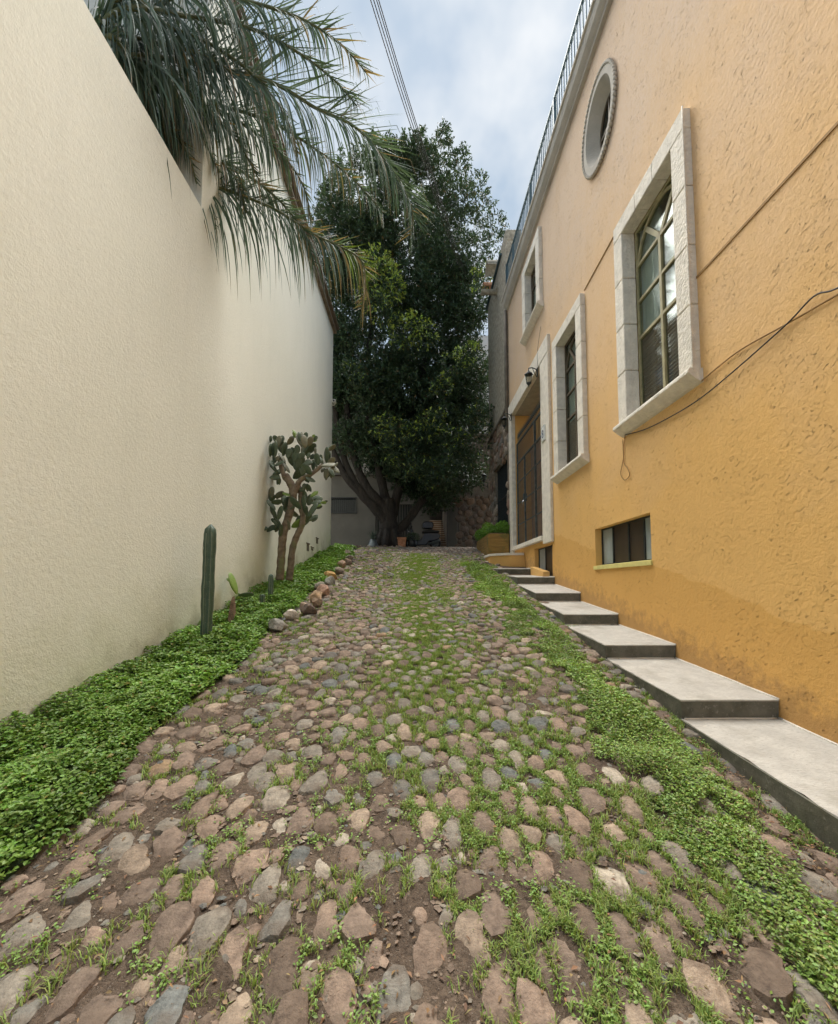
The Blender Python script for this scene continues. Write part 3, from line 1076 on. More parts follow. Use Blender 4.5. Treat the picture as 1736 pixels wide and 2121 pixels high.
# three broken vent slots near the foot of the wall
for (yy, zz, hh) in ((10.9, 2.78, .16), (11.9, 3.03, .12), (11.35, 2.72, .05)):
    b = MB(); b.box(XL - .01, XL + .006, yy - .10, yy + .10, zz - hh, zz + hh * .1)
    b.build('vent_slot', M['darkrender'], cream)
    b = MB(); b.box(XL - .0, XL + .02, yy - .16, yy + .14, zz + .02, zz + .045); b.build('vent_lintel', M['darkrender'], cream)

sc = empty('security_camera', (-2.72, 13.82, 7.85), 'small white bullet camera on the far corner of the cream wall', 'security camera')
b = MB(); b.lathe([(.0, 0), (.05, 0), (.055, .02), (.055, .18), (.05, .2), (.0, .2)], (-2.72, 13.62, 7.85), 12, 'Y'); b.build('camera_body', M['white'], sc, True)
b = MB(); b.lathe([(.0, 0), (.035, 0), (.035, .01), (0, .01)], (-2.72, 13.61, 7.85), 10, 'Y'); b.build('lens', M['rubber'], sc)
b = MB(); b.tube([(-2.80, 13.78, 7.76), (-2.74, 13.78, 7.76), (-2.72, 13.74, 7.82)], .018, 6); b.build('bracket', M['white'], sc)

# ---------------------------------------------------------------- yellow house on the right
XR = 2.8
yel = empty('yellow_house', (3.6, 6, 1.2), 'two storey ochre yellow stucco house with pale stone window frames and a roof railing', 'house')
Y0, Y1, Z0, Z1 = -5.0, 12.3, -1.6, 10.12
holes = [(4.20, 5.27, 3.88, 6.40), (6.90, 7.88, 3.90, 6.38), (9.12, 10.06, 7.98, 9.50), (9.0, 11.8, 2.80, 6.60),
         (4.95, 6.50, 2.04, 2.61), (8.55, 9.86, 1.72, 2.585)]
oval = (5.96, 8.78, .42, .56)
oh = (oval[0] - .6, oval[0] + .6, oval[1] - .75, oval[1] + .75)
def wall_sheet(mb, x, y0, y1, z0, z1, holes, depth, sgn=1):
    ya = sorted({y0, y1, *[h[0] for h in holes], *[h[1] for h in holes]})
    za = sorted({z0, z1, *[h[2] for h in holes], *[h[3] for h in holes]})
    for i in range(len(ya) - 1):
        for j in range(len(za) - 1):
            cy = (ya[i] + ya[i + 1]) / 2; cz = (za[j] + za[j + 1]) / 2
            if any(h[0] < cy < h[1] and h[2] < cz < h[3] for h in holes): continue
            mb.add([(x, ya[i], za[j]), (x, ya[i + 1], za[j]), (x, ya[i + 1], za[j + 1]), (x, ya[i], za[j + 1])], [(0, 1, 2, 3)])
b = MB()
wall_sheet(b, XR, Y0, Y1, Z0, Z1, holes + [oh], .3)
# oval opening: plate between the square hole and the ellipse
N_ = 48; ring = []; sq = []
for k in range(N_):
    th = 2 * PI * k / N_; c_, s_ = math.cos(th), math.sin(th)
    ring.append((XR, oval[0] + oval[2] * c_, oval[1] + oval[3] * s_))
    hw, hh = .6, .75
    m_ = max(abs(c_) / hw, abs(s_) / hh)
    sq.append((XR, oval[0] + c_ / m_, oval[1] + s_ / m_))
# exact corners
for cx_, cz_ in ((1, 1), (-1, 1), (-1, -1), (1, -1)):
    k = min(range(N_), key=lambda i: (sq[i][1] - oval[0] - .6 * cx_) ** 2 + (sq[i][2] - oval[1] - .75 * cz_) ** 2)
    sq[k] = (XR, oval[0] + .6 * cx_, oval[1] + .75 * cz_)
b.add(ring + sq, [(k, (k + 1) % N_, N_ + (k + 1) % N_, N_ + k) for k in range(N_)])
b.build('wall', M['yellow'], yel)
# rest of the body
b = MB()
b.add([(XR, Y0, Z0), (9, Y0, Z0), (9, Y0, Z1), (XR, Y0, Z1), (XR, Y1, Z0), (9, Y1, Z0), (9, Y1, Z1), (XR, Y1, Z1)],
      [(0, 1, 2, 3), (4, 5, 6, 7), (1, 5, 6, 2), (3, 2, 6, 7)])
b.build('house_body', M['reveal'], yel)
def reveal(y0, y1, z0, z1, d, mat, skip_bottom=False):
    b = MB()
    x0, x1 = XR, XR + d
    b.add([(x0, y0, z0), (x1, y0, z0), (x1, y0, z1), (x0, y0, z1)], [(0, 1, 2, 3)])
    b.add([(x0, y1, z0), (x1, y1, z0), (x1, y1, z1), (x0, y1, z1)], [(0, 1, 2, 3)])
    b.add([(x0, y0, z1), (x1, y0, z1), (x1, y1, z1), (x0, y1, z1)], [(0, 1, 2, 3)])
    b.add([(x0, y0, z0), (x1, y0, z0), (x1, y1, z0), (x0, y1, z0)], [(0, 1, 2, 3)])
    return b.build('reveal', mat, yel)
reveal(4.95, 6.50, 2.04, 2.61, .14, M['reveal']); reveal(8.55, 9.86, 1.72, 2.585, .14, M['reveal'])

def stone_window(y0, y1, z0, z1, tw, top, joints, sx, mull, trans, arch, bars_mat, zo, low=None, curtain=True, label=None):
    """opening y0..y1, z0..z1 with stone frame blocks, sill, sash, panes"""
    win = MB()
    xf = 2.72
    # sash: outer frame, mullion, transoms
    def bar(ya, yb, za, zb, w=.045): win.box(sx, sx + w, ya, yb, za, zb)
    fw = .035
    bar(y0, y0 + fw, z0, z1); bar(y1 - fw, y1, z0, z1); bar(y0 + fw, y1 - fw, z0, z0 + fw); bar(y0 + fw, y1 - fw, z1 - fw, z1)
    cy = (y0 + y1) / 2
    win.box(sx - .006, sx + .04, cy - .022, cy + .022, z0 + fw, trans[0])
    for tz in trans:
        win.box(sx - .003, sx + .037, y0 + fw, y1 - fw, tz - .018, tz + .018)
    if arch:
        cz = trans[0]; r = (y1 - y0) / 2 - fw
        hh = min(r, z1 - fw - cz)
        prev = None
        for k in range(17):
            th = PI * k / 16
            p = (cy + r * math.cos(th), cz + hh * math.sin(th)); p2 = (cy + (r - .04) * math.cos(th), cz + (hh - .04) * math.sin(th))
            if prev:
                a, a2 = prev
                win.prism([a, p, p2, a2], sx + .001, sx + .041, 'X')
            prev = (p, p2)
        for th in (R(52), R(128)):
            q0 = (cy, cz); q1 = (cy + (r - .02) * math.cos(th), cz + (hh - .02) * math.sin(th))
            dx, dz = q1[0] - q0[0], q1[1] - q0[1]; l_ = math.hypot(dx, dz); px, pz = -dz / l_ * .028, dx / l_ * .028
            win.prism([(q0[0] + px, q0[1] + pz), (q1[0] + px, q1[1] + pz), (q1[0] - px, q1[1] - pz), (q0[0] - px, q0[1] - pz)], sx + .003, sx + .035, 'X')
    w = win.build('window', bars_mat, yel)
    if label: w['label'] = label
    w.location = (-yel.location.x, -yel.location.y, -yel.location.z)
    def sub(mb, name, mat, bev=0):
        o = mb.build(name, mat, w, bevel=bev); return o
    # panes (each light)
    zs = [z0 + fw] + sorted(trans) + [z1 - fw]
    for j in range(len(zs) - 1):
        for (ya, yb) in ((y0 + fw, cy - .03), (cy + .03, y1 - fw)):
            if j == len(zs) - 2 and arch: continue
            p = MB(); p.box(sx + .018, sx + .024, ya, yb, zs[j] + .02, zs[j + 1] - .02); sub(p, 'pane', M['glass'])
    if arch:
        p = MB(); p.box(sx + .018, sx + .024, y0 + fw, y1 - fw, zs[-2] + .02, zs[-1]); sub(p, 'pane', M['glass'])
    # stone blocks of both jambs
    ys_ = ((y0 - tw, y0), (y1, y1 + tw))
    zj = [zo] + list(joints) + [top - tw * .0]
    gp = .004
    for (ya, yb) in ys_:
        for j in range(len(zj) - 1):
            za, zb = zj[j] + gp, zj[j + 1] - gp
            if j == len(zj) - 2: zb = z1 - gp
            p = MB(); p.box(xf, sx - .001, ya + .001, yb - .001, za, zb, .008); sub(p, 'stone_block', M['trim'])
    # lintel blocks
    ym = [y0 - tw, y0 + (y1 - y0) * .32, y0 + (y1 - y0) * .68, y1 + tw]
    for j in range(3):
        p = MB(); p.box(xf, sx - .001, ym[j] + gp * .5, ym[j + 1] - gp * .5, z1 + .001, top, .008); sub(p, 'lintel_block', M['trim'])
    # moulded sill: quarter-round underneath
    prof = [(sx + .0, zo), (2.665, zo), (2.655, zo - .02), (2.655, zo - .045), (2.67, zo - .06), (2.72, zo - .10), (2.77, zo - .13), (2.799, zo - .14), (sx, zo - .14)]
    p = MB(); p.prism(prof, y0 - tw - .03, y1 + tw + .03, 'Y'); sub(p, 'sill', M['trim'])
    if low:   # slatted blind behind the lower lights
        p = MB()
        z = z0 + .03
        while z < low:
            p.box(sx + .034, sx + .046, y0 + .03, y1 - .03, z, z + .032); z += .045
        o = sub(p, 'blind', M['blind'])
    if curtain:
        p = MB(); n_ = 26
        for side in (0, 1):
            ya = y0 + .02 if side == 0 else y1 - (y1 - y0) * .40
            yb = y0 + (y1 - y0) * .14 if side == 0 else y1 - .02
            pts = [(sx + .09 + .03 * math.sin(k * 1.15), ya + (yb - ya) * k / n_) for k in range(n_ + 1)]
            vs = [(x_, y_, z0 + .05) for x_, y_ in pts] + [(x_, y_, z1) for x_, y_ in pts]
            p.add(vs, [(k, k + 1, n_ + 2 + k, n_ + 1 + k) for k in range(n_)])
        sub(p, 'curtain', M['curtain'])
    return w
stone_window(4.20, 5.27, 3.88, 6.40, .22, 6.62, (4.53, 5.15, 5.78), 2.90, True, (5.90, 5.42, 4.93), True, M['olive'], 3.86, 4.9,
             label='large window with olive green bars and curtain, nearest the camera')
stone_window(6.90, 7.88, 3.90, 6.38, .24, 6.58, (4.50, 5.12, 5.75), 2.90, True, (5.83, 5.36, 4.88), True, M['brownframe'], 3.86, 4.8,
             label='large window beside the entrance')
stone_window(9.12, 10.06, 7.98, 9.50, .27, 9.72, (8.5, 9.02), 2.90, True, (9.05, 8.5), True, M['brownframe'], 7.97,
             label='upper floor window near the far end of the house')

# oval window
ow = MB()
cy, cz = oval[0], oval[1]
def ering(mb, a0, b0, x0, a1, b1, x1, n=48):
    vs = []
    for k in range(n):
        th = 2 * PI * k / n
        vs.append((x0, cy + a0 * math.cos(th), cz + b0 * math.sin(th)))
    for k in range(n):
        th = 2 * PI * k / n
        vs.append((x1, cy + a1 * math.cos(th), cz + b1 * math.sin(th)))
    mb.add(vs, [(k, (k + 1) % n, n + (k + 1) % n, n + k) for k in range(n)])
ering(ow, .31, .42, 2.94, .31, .42, 2.98); ering(ow, .27, .38, 2.94, .27, .38, 2.98); ering(ow, .31, .42, 2.94, .27, .38, 2.94)
ow.box(2.945, 2.975, cy - .015, cy + .015, cz - .39, cz + .39); ow.box(2.947, 2.973, cy - .29, cy + .29, cz - .015, cz + .015)
owo = ow.build('oval_window', M['brownframe'], yel)
owo['label'] = 'oval window with twisted rope moulding high on the wall'
b = MB()
ering(b, .53, .665, 2.80, .53, .665, 2.765); ering(b, .53, .665, 2.765, .44, .57, 2.765); ering(b, .44, .57, 2.765, .31, .42, 2.96)
b.build('oval_surround', M['cornice'], owo, True)
b = MB()
for k in range(64):        # twisted rope moulding: a ring of slanted beads
    th = 2 * PI * k / 64
    p = Vector((2.772, cy + .555 * math.cos(th), cz + .69 * math.sin(th)))
    t_ = Vector((.4, -.555 * math.sin(th), .69 * math.cos(th))).normalized()
    b.tube([p - t_ * .036, p, p + t_ * .036], [.014, .030, .014], 7)
meta(b.build('rope_moulding', M['cornice'], owo, True), kind=None)
b = MB(); n = 32
b.add([(2.96, cy, cz)] + [(2.96, cy + .30 * math.cos(2 * PI * k / n), cz + .41 * math.sin(2 * PI * k / n)) for k in range(n)], [(0, 1 + k, 1 + (k + 1) % n) for k in range(n)])
b.build('pane', M['glass'], owo)

# basement windows
def base_window(y0, y1, z0, z1, splits, mats, label):
    w = MB(); sx = 2.90
    w.box(sx, sx + .04, y0, y1, z0, z0 + .025); w.box(sx, sx + .04, y0, y1, z1 - .025, z1)
    w.box(sx, sx + .04, y0, y0 + .02, z0 + .025, z1 - .025); w.box(sx, sx + .04, y1 - .02, y1, z0 + .025, z1 - .025)
    for s_ in splits: w.box(sx - .004, sx + .036, s_ - .014, s_ + .014, z0 + .026, z1 - .026)
    o = w.build('basement_window', M['iron'], yel); o['label'] = label
    yy = [y0 + .02] + list(splits) + [y1 - .02]
    for i in range(len(yy) - 1):
        p = MB(); p.box(sx + .014, sx + .022, yy[i] + .012, yy[i + 1] - .012, z0 + .02, z1 - .02)
        pp = p.build('pane', mats[i], o)
    p = MB()
    p.box(sx + .05, sx + .06, y0, y1, z0, z1)
    return o
darkpane = simple('dark shutter behind glass', (.055, .038, .026), .35, 0, .2, 5)
base_window(4.95, 6.50, 2.04, 2.61, (5.28, 5.67, 6.12), (M['frost'], darkpane, darkpane, M['frost']), 'low basement window with four lights below the nearest big window')
b = MB(); b.prism([(2.775, 2.035), (2.90, 2.055), (2.90, 1.98), (2.775, 1.98)], 4.93, 6.53, 'Y')
b.build('window_ledge', simple('lime yellow painted ledge', (.68, .60, .22), .9, 0, .1, 8), yel)
base_window(8.55, 9.86, 1.72, 2.585, (8.83, 9.33), (M['frost'], darkpane, M['frost']), 'basement window beside the top of the steps')

# door surround, recess, wooden door
ds = MB(); ds.box(2.74, 2.86, 8.44, 9.0, 2.62, 6.60, .01)
dso = ds.build('door_surround', M['trim'], yel); dso['label'] = 'plain pale stone surround of the entrance'
b = MB(); b.box(2.742, 2.86, 11.8, 12.14, 2.35, 6.60, .01); b.build('jamb', M['trim'], dso)
b = MB(); b.box(2.735, 2.86, 8.44, 12.14, 6.601, 6.98, .01); b.build('lintel', M['trim'], dso)
b = MB()      # porch recess
RD = 3.34
b.add([(2.86, 11.8, 2.8), (RD, 11.8, 2.8), (RD, 11.8, 6.6), (2.86, 11.8, 6.6)], [(0, 1, 2, 3)])
b.add([(2.86, 9.0, 2.8), (RD, 9.0, 2.8), (RD, 9.0, 6.6), (2.86, 9.0, 6.6)], [(0, 1, 2, 3)])
b.add([(RD, 9.0, 5.6), (RD, 11.8, 5.6), (RD, 11.8, 6.6), (RD, 9.0, 6.6)], [(0, 1, 2, 3)])
b.build('porch_wall', M['reveal'], yel)
b = MB(); b.box(2.861, RD, 9.0, 11.8, 6.6, 6.64); b.build('porch_ceiling', simple('porch ceiling paint', (.42, .38, .33), .9), yel)
b = MB(); b.box(2.70, RD, 9.0, 11.86, 2.70, 2.80, .008); b.build('threshold', M['trim'], yel)
wd = MB(); wd.box(3.27, 3.33, 9.0, 11.8, 2.8, 2.9); wd.box(3.27, 3.33, 9.0, 11.8, 5.5, 5.6); wd.box(3.27, 3.33, 10.35, 10.45, 2.9, 5.5)
wdo = wd.build('wooden_door', M['wood'], yel); wdo['label'] = 'brown plank double door behind the iron gate'
for i in range(20):
    ya = 9.0 + i * .14
    if 10.3 < ya + .07 < 10.5: continue
    b = MB(); b.box(3.285, 3.315, ya + .004, ya + .136, 2.9, 5.5, .004); b.build('plank', M['wood'], wdo)
# groove cut along the wall, held by paint: a thin stucco bead
b = MB(); b.tube([(2.797, 6.66, 6.62), (2.797, 5.56, 6.66)], .012, 5); b.build('plaster_joint', M['wirey'], yel)
b = MB(); b.box(2.79, 2.815, -3, 3.995, 4.79, 4.812); b.build('plaster_joint', M['wirey'], yel)

# cornice with rounded profile
prof = [(XR + .3, 10.04), (XR - .005, 10.04), (2.74, 10.05), (2.735, 10.09), (2.70, 10.12), (2.655, 10.17), (2.635, 10.24), (2.63, 10.30), (2.60, 10.31), (2.60, 10.36), (XR + .3, 10.36)]
b = MB(); b.prism(prof, -5.1, 12.25, 'Y'); b.build('cornice', M['cornice'], yel, False)
b = MB(); b.box(XR + .3, 9, -5.1, 12.25, 10.12, 10.34); b.build('roof_slab', M['cornice'], yel)
# roof railing
rl = MB(); rl.box(2.685, 2.735, -4, 11.95, 11.20, 11.24)
rlo = rl.build('roof_railing', M['bluegrey'], yel)
b = MB(); b.box(2.69, 2.73, -4, 11.95, 10.46, 10.485); b.build('bottom_rail', M['bluegrey'], rlo)
y = -1.0; k = 0
proto = None
while y < 11.93:
    post = (k % 14 == 13)
    if post:
        b = MB(); b.box(2.68, 2.74, y - .03, y + .03, 10.36, 11.22); b.build('post', M['bluegrey'], rlo)
    else:
        if proto is None:
            b = MB(); b.box(-.009, .009, -.009, .009, 0, .74)
            proto = b.build('bar', M['bluegrey'], rlo, loc=(2.71, y, 10.47)); 
        else:
            c_ = proto.copy(); COL.objects.link(c_); c_.parent = rlo; c_.location = (2.71, y, 10.47)
    y += .125; k += 1
b = MB(); b.box(2.675, 2.745, 11.89, 11.96, 10.36, 11.26); b.build('post', M['bluegrey'], rlo)
# down pipe at the far end
b = MB(); b.tube([(2.72, 12.26, 10.05), (2.72, 12.26, 6.3)], .05, 8); b.build('downpipe', M['darkrender'], yel, True)

# house number tile
nm = empty('number_tile', (2.73, 8.78, 4.97), 'white ceramic house number tile on the entrance surround', 'house number')
b = MB(); b.box(2.715, 2.739, 8.66, 8.90, 4.80, 5.14, .006); b.build('tile', M['white'], nm)
b = MB()
for (ya, yb, za, zb) in ((8.68, 8.88, 4.82, 4.826), (8.68, 8.88, 5.114, 5.12), (8.68, 8.686, 4.83, 5.11), (8.874, 8.88, 4.83, 5.11)):
    b.box(2.7125, 2.7148, ya, yb, za, zb)
b.build('border', M['ink'], nm)
cu = bpy.data.curves.new('numeral', 'FONT'); cu.body = '8'; cu.size = .24; cu.align_x = 'CENTER'; cu.align_y = 'CENTER'; cu.extrude = .0015; cu.offset = .003
tmp_ = bpy.data.objects.new('numeral', cu); COL.objects.link(tmp_)
bpy.context.view_layer.update()
nme = bpy.data.meshes.new_from_object(tmp_.evaluated_get(bpy.context.evaluated_depsgraph_get()))
bpy.data.objects.remove(tmp_)
to = link('numeral', nme, nm); nme.materials.clear(); nme.materials.append(M['ink'])
to.location = (2.7125 - 2.73, 0, -.02); to.rotation_euler = (R(90), 0, R(-90))

# iron gate
gate = empty('iron_gate', (2.88, 10.4, 2.8), 'dark wrought iron double gate with spear tips in front of the entrance', 'gate')
gx = 2.90
b = MB()
for (ya, yb, za, zb) in ((9.02, 9.06, 2.82, 5.75), (11.74, 11.78, 2.82, 5.75), (9.06, 11.74, 5.71, 5.75), (9.06, 11.74, 2.82, 2.87), (9.06, 11.74, 5.15, 5.19)):
    b.box(gx - .02, gx + .02, ya, yb, za, zb)
b.build('frame', M['gateiron'], gate)
for ya in (10.0, 10.98):
    b = MB(); b.box(gx - .024, gx + .024, ya - .025, ya + .025, 2.87, 5.71 if ya < 10.5 else 5.15); b.build('stile', M['gateiron'], gate)
for za in (4.02, 3.42, 4.62):
    b = MB(); b.box(gx - .012, gx + .012, 9.06, 11.74, za - .012, za + .012); b.build('cross_rail', M['gateiron'], gate)
b = MB(); b.box(-.006, .006, -.006, .006, 0, 3.06); b.add([(-.016, -.016, 3.06), (.016, -.016, 3.06), (.016, .016, 3.06), (-.016, .016, 3.06), (0, 0, 3.24)], [(0, 1, 2, 3), (0, 1, 4), (1, 2, 4), (2, 3, 4), (3, 0, 4)])
proto = None
for i in range(27):
    y = 9.11 + i * .0985
    if proto is None: proto = b.build('bar', M['gateiron'], gate, loc=(gx - 2.88, y - 10.4, .03))
    else:
        c_ = proto.copy(); COL.objects.link(c_); c_.parent = gate; c_.location = (gx - 2.88, y - 10.4, .03)
b = MB(); b.box(gx - .05, gx + .03, 10.93, 11.03, 3.95, 4.15); b.build('lock', M['gateiron'], gate)
b = MB(); b.tube([(gx - .05, 10.98, 3.97), (gx - .075, 10.98, 3.92), (gx - .05, 10.98, 3.87)], .012, 6); b.build('padlock', M['chrome'], gate, True)
b = MB(); b.box(gx - .045, gx + .02, 9.12, 9.26, 4.30, 4.75); b.build('mail_slot', M['gateiron'], gate)

# lanterns
def lantern(x, y, z, xw, label, hang=True):
    L_ = empty('wall_lantern', (x, y, z), label, 'lantern', 'wall lanterns')
    n = 6
    b = MB(); b.lathe([(.012, .15), (.02, .14), (.095, .075), (.10, .06), (.085, .055)], (x, y, z), n); b.build('lamp_roof', M['iron'], L_)
    b = MB(); b.lathe([(.07, .055), (.045, -.13)], (x, y, z), n); b.build('lamp_glass', M['lampglass'], L_)
    for k in range(n):
        a = 2 * PI * k / n
        b = MB(); b.tube([(x + .074 * math.cos(a), y + .074 * math.sin(a), z + .055), (x + .048 * math.cos(a), y + .048 * math.sin(a), z - .13)], .006, 4); b.build('glazing_bar', M['iron'], L_)
    b = MB(); b.lathe([(.06, -.13), (.05, -.15), (.02, -.175), (.008, -.2), (.004, -.23)], (x, y, z), n); b.build('lamp_base', M['iron'], L_)
    b = MB(); b.lathe([(.006, .15), (.016, .165), (.006, .18), (.004, .2)], (x, y, z), 6); b.build('finial', M['iron'], L_)
    b = MB()
    if hang:
        pts = [(xw, y, z + .12), (xw - .04, y, z + .19), (xw - .12, y, z + .225), (x, y, z + .21), (x, y, z + .15)]
        b.tube(pts, .012, 6); b.tube([(xw - .02, y, z + .0), (xw - .08, y, z + .12), (xw - .12, y, z + .22)], .008, 5)
    else:
        pts = [(xw, y, z - .3), (xw - .05, y, z - .36), (x, y, z - .32), (x, y, z - .2)]
        b.tube(pts, .014, 6)
    b.build('bracket', M['iron'], L_, True)
    b = MB(); b.box(xw - .018, xw, y - .035, y + .035, z + (.02 if hang else -.42), z + (.22 if hang else -.22), .005); b.build('wall_plate', M['iron'], L_)
    return L_
lantern(2.53, 9.12, 6.38, 2.734, 'black glass lantern above the near side of the entrance')
lantern(2.53, 11.7, 6.40, 2.734, 'black glass lantern at the far side of the entrance')
lantern(2.58, 15.62, 5.80, 2.73, 'iron lantern on the corner of the stone house', False)

# cables on the ochre wall
def cable(name, pts, r, mat, label, group=None):
    # smooth by Catmull-Rom
    P = [Vector(p) for p in pts]; out = []
    for i in range(len(P) - 1):
        p0 = P[max(i - 1, 0)]; p1 = P[i]; p2 = P[i + 1]; p3 = P[min(i + 2, len(P) - 1)]
        for k in range(6):
            t = k / 6
            out.append(.5 * ((2 * p1) + (p2 - p0) * t + (2 * p0 - 5 * p1 + 4 * p2 - p3) * t * t + (3 * p1 - p0 - 3 * p2 + p3) * t ** 3))
    out.append(P[-1])
    b = MB(); b.tube(out, r, 6)
    o = b.build(name, mat, None, True)
    return meta(o, label, 'cable', group)
cx_ = 2.785
cable('cable', [(cx_, 1.6, 3.42), (cx_, 2.3, 3.60), (cx_, 2.64, 3.66), (cx_, 3.0, 3.70), (cx_, 3.49, 3.76), (cx_, 3.96, 3.73)], .0065, M['wirey'],
      'straight paint-smeared cable from the right edge up to the sill of the big window')
cable('cable', [(cx_ - .01, 1.7, 3.45), (cx_ - .01, 2.3, 3.63), (cx_ - .01, 2.64, 3.70), (cx_ - .01, 2.79, 3.755), (cx_ - .01, 3.03, 3.69), (cx_ - .01, 3.6, 3.60), (cx_ - .01, 4.01, 3.56), (cx_ - .01, 4.47, 3.575), (cx_ - .01, 4.96, 3.625), (cx_ - .01, 5.44, 3.73)],
      .006, M['cable'], 'thin black cable sagging below the sill of the big window')
cable('cable', [(cx_, 5.45, 3.73), (cx_, 5.50, 3.6), (cx_, 5.51, 3.46), (cx_, 5.56, 3.35), (cx_, 5.60, 3.24), (cx_, 5.50, 3.14), (cx_, 5.37, 3.17), (cx_, 5.42, 3.28), (cx_, 5.50, 3.36), (cx_, 5.515, 3.5), (cx_, 5.52, 3.7)],
      .0055, M['wirey'], 'cable end hanging in a small loop below the big window')
cable('cable', [(2.715, 3.972, 3.86 + .2 * 0), (2.715, 3.972, 4.8), (2.715, 3.972, 6.62)], .008, M['trim'], 'cable running up the near edge of the big window frame')
cable('cable', [(2.79, 9.02, 7.5), (2.74, 9.12, 7.0), (2.728, 9.12, 6.62)], .004, M['cable'], 'thin wire dropping to the near entrance lantern')

# ---------------------------------------------------------------- concrete steps
st = empty('concrete_steps', (2.4, 5, 1), 'broad shallow concrete steps climbing beside the ochre wall', 'steps')
fr = [(.7, -1.60), (2.0, -1.14), (3.27, -.89), (4.54, -.652), (5.81, -.414), (7.12, -.147), (8.43, .145), (9.70, .36)]
XS0 = 2.04
for i, (yf, zt) in enumerate(fr):
    yb = fr[i + 1][0] if i + 1 < len(fr) else 10.85
    zf = zt + EYE
    zb = (fr[i + 1][1] - .145 + EYE) if i + 1 < len(fr) else zf + .06
    if i == 1: zf = zb - .1
    if i == 0: zf = zb - .12
    xl = XS0 - (.13 if i == 7 else 0) + rnd.uniform(-.01, .01)
    xr = 2.795
    th = .15
    ybx = yb + .012
    # tread slab with slightly worn edge, body below
    n = 10
    vs = []; fs = []
    s = MB()
    top = [(xl, yf, zf), (xr, yf, zf), (xr, ybx, zb), (xl, ybx, zb)]
    bot = [(xl + .012, yf + .01, zf - .17), (xr, yf + .01, zf - .17), (xr, ybx, zb - .17), (xl + .012, ybx, zb - .17)]
    lo = [(p[0], p[1], p[2] - .7) for p in bot]
    s.add(top + bot + lo, [(0, 4, 5, 1), (1, 5, 6, 2), (2, 6, 7, 3), (3, 7, 4, 0), (4, 8, 9, 5), (5, 9, 10, 6), (6, 10, 11, 7), (7, 11, 8, 4), (8, 11, 10, 9)])
    # sides carry their own darker concrete, the walked-on top is separate
    o = s.build('step', M['riser'], st)
    tp = MB()
    nu, nv = 8, 14
    for a in range(nv + 1):
        for c_ in range(nu + 1):
            u, v_ = c_ / nu, a / nv
            x = xl + (xr - xl) * u; y = yf + (ybx - yf) * v_; z = zf + (zb - zf) * v_
            if c_ == 0: x += rnd.uniform(-.004, .012)
            if a == 0: y += rnd.uniform(-.002, .008)
            tp.v.append((x, y, z + .004)); tp.c.append((1, 1, 1))
    for a in range(nv):
        for c_ in range(nu):
            k = a * (nu + 1) + c_
            tp.f.append((k, k + 1, k + nu + 2, k + nu + 1))
    # thin lip so the top has thickness
    tp.add([(xl, yf, zf + .004), (xr, yf, zf + .004), (xr, yf, zf - .006), (xl, yf, zf - .006)], [(0, 1, 2, 3)])
    tp.add([(xl, yf, zf + .004), (xl, ybx, zb + .004), (xl, ybx, zb - .006), (xl, yf, zf - .006)], [(0, 1, 2, 3)])
    tp.build('tread', M['tread'], o)
    # white mortar seam against the wall
    sm = MB(); sm.tube([(2.797, yf + (ybx - yf) * k / 8, zf + (zb - zf) * k / 8 + .006 + rnd.uniform(0, .004)) for k in range(9)], .009, 5)
    sm.build('mortar_seam', M['trim'], o, True)
    if i + 1 < len(fr):
        sm = MB(); sm.tube([(xl + .02 + (2.78 - xl - .02) * k / 8, yb + .006, zb + .006 + rnd.uniform(0, .003)) for k in range(9)], .007, 5)
        sm.build('mortar_seam', M['trim'], o, True)
# curved ochre landing at the top
lp = []
for k in range(13):
    t = k / 12
    lp.append((1.98 + .82 * t, 11.15 - .42 * math.sin(min(1, t * 1.5) * PI / 2)))
ld = MB(); ld.prism(lp + [(2.8, 11.95), (1.98, 11.95)], 1.9, 2.50, 'Z')
ldo = ld.build('landing', M['reveal'], st); ldo['label'] = 'curved ochre landing'
lt = [(x - .03, y - .04) for x, y in lp]
b = MB(); b.prism(lt + [(2.8, 11.98), (1.95, 11.98)], 2.501, 2.56, 'Z'); b.build('landing_slab', M['trim'], ldo)
# small slanted ochre block against the basement window
b = MB(); b.prism([(9.72, 1.9), (8.75, 1.9), (8.75, 2.02), (9.72, 2.16)], 2.66, 2.799, 'X')
ob = b.build('slanted_block', M['reveal'], st); ob['label'] = 'small slanted ochre block under the basement window'

# ---------------------------------------------------------------- planter with box bush
pl = empty('planter', (2.43, 13.3, 2.7), 'mossy ochre masonry planter against the stone house', 'planter')
b = MB(); b.box(2.12, 2.74, 12.18, 14.5, 2.3, 3.24, .02); b.build('planter_box', M['planter'], pl)
b = MB(); b.box(2.18, 2.68, 12.24, 14.44, 3.24, 3.27); b.build('soil', M['soil'], pl)
def ball_leaves(cs, n, Lf, Wf, base, hang=0., seed=1, inner=.55):
    cs = np.array(cs); k = rng.integers(0, len(cs), n)
    d = unit(rng.normal(0, 1, (n, 3)))
    rr = inner + (1 - inner) * rng.random(n) ** .5
    P = cs[k, :3] + d * cs[k, 3:6] * rr[:, None]
    Dn = d + rng.normal(0, .6, (n, 3)) + np.array([0, 0, .3 - hang])
    Nn = rng.normal(0, .5, (n, 3)) + np.array([0, 0, 1.])
    return P, Dn, Nn, rng.uniform(*Lf, n), rng.uniform(*Wf, n), base(n, k)
cs = []
for i in range(30):
    y = rnd.uniform(12.3, 14.45); x = rnd.uniform(2.12, 2.72)
    cs.append((x, y, 3.33 + .10 * math.sin((x - 2.0) / .8 * PI) + rnd.uniform(-.04, .06), .17, .2, .16))
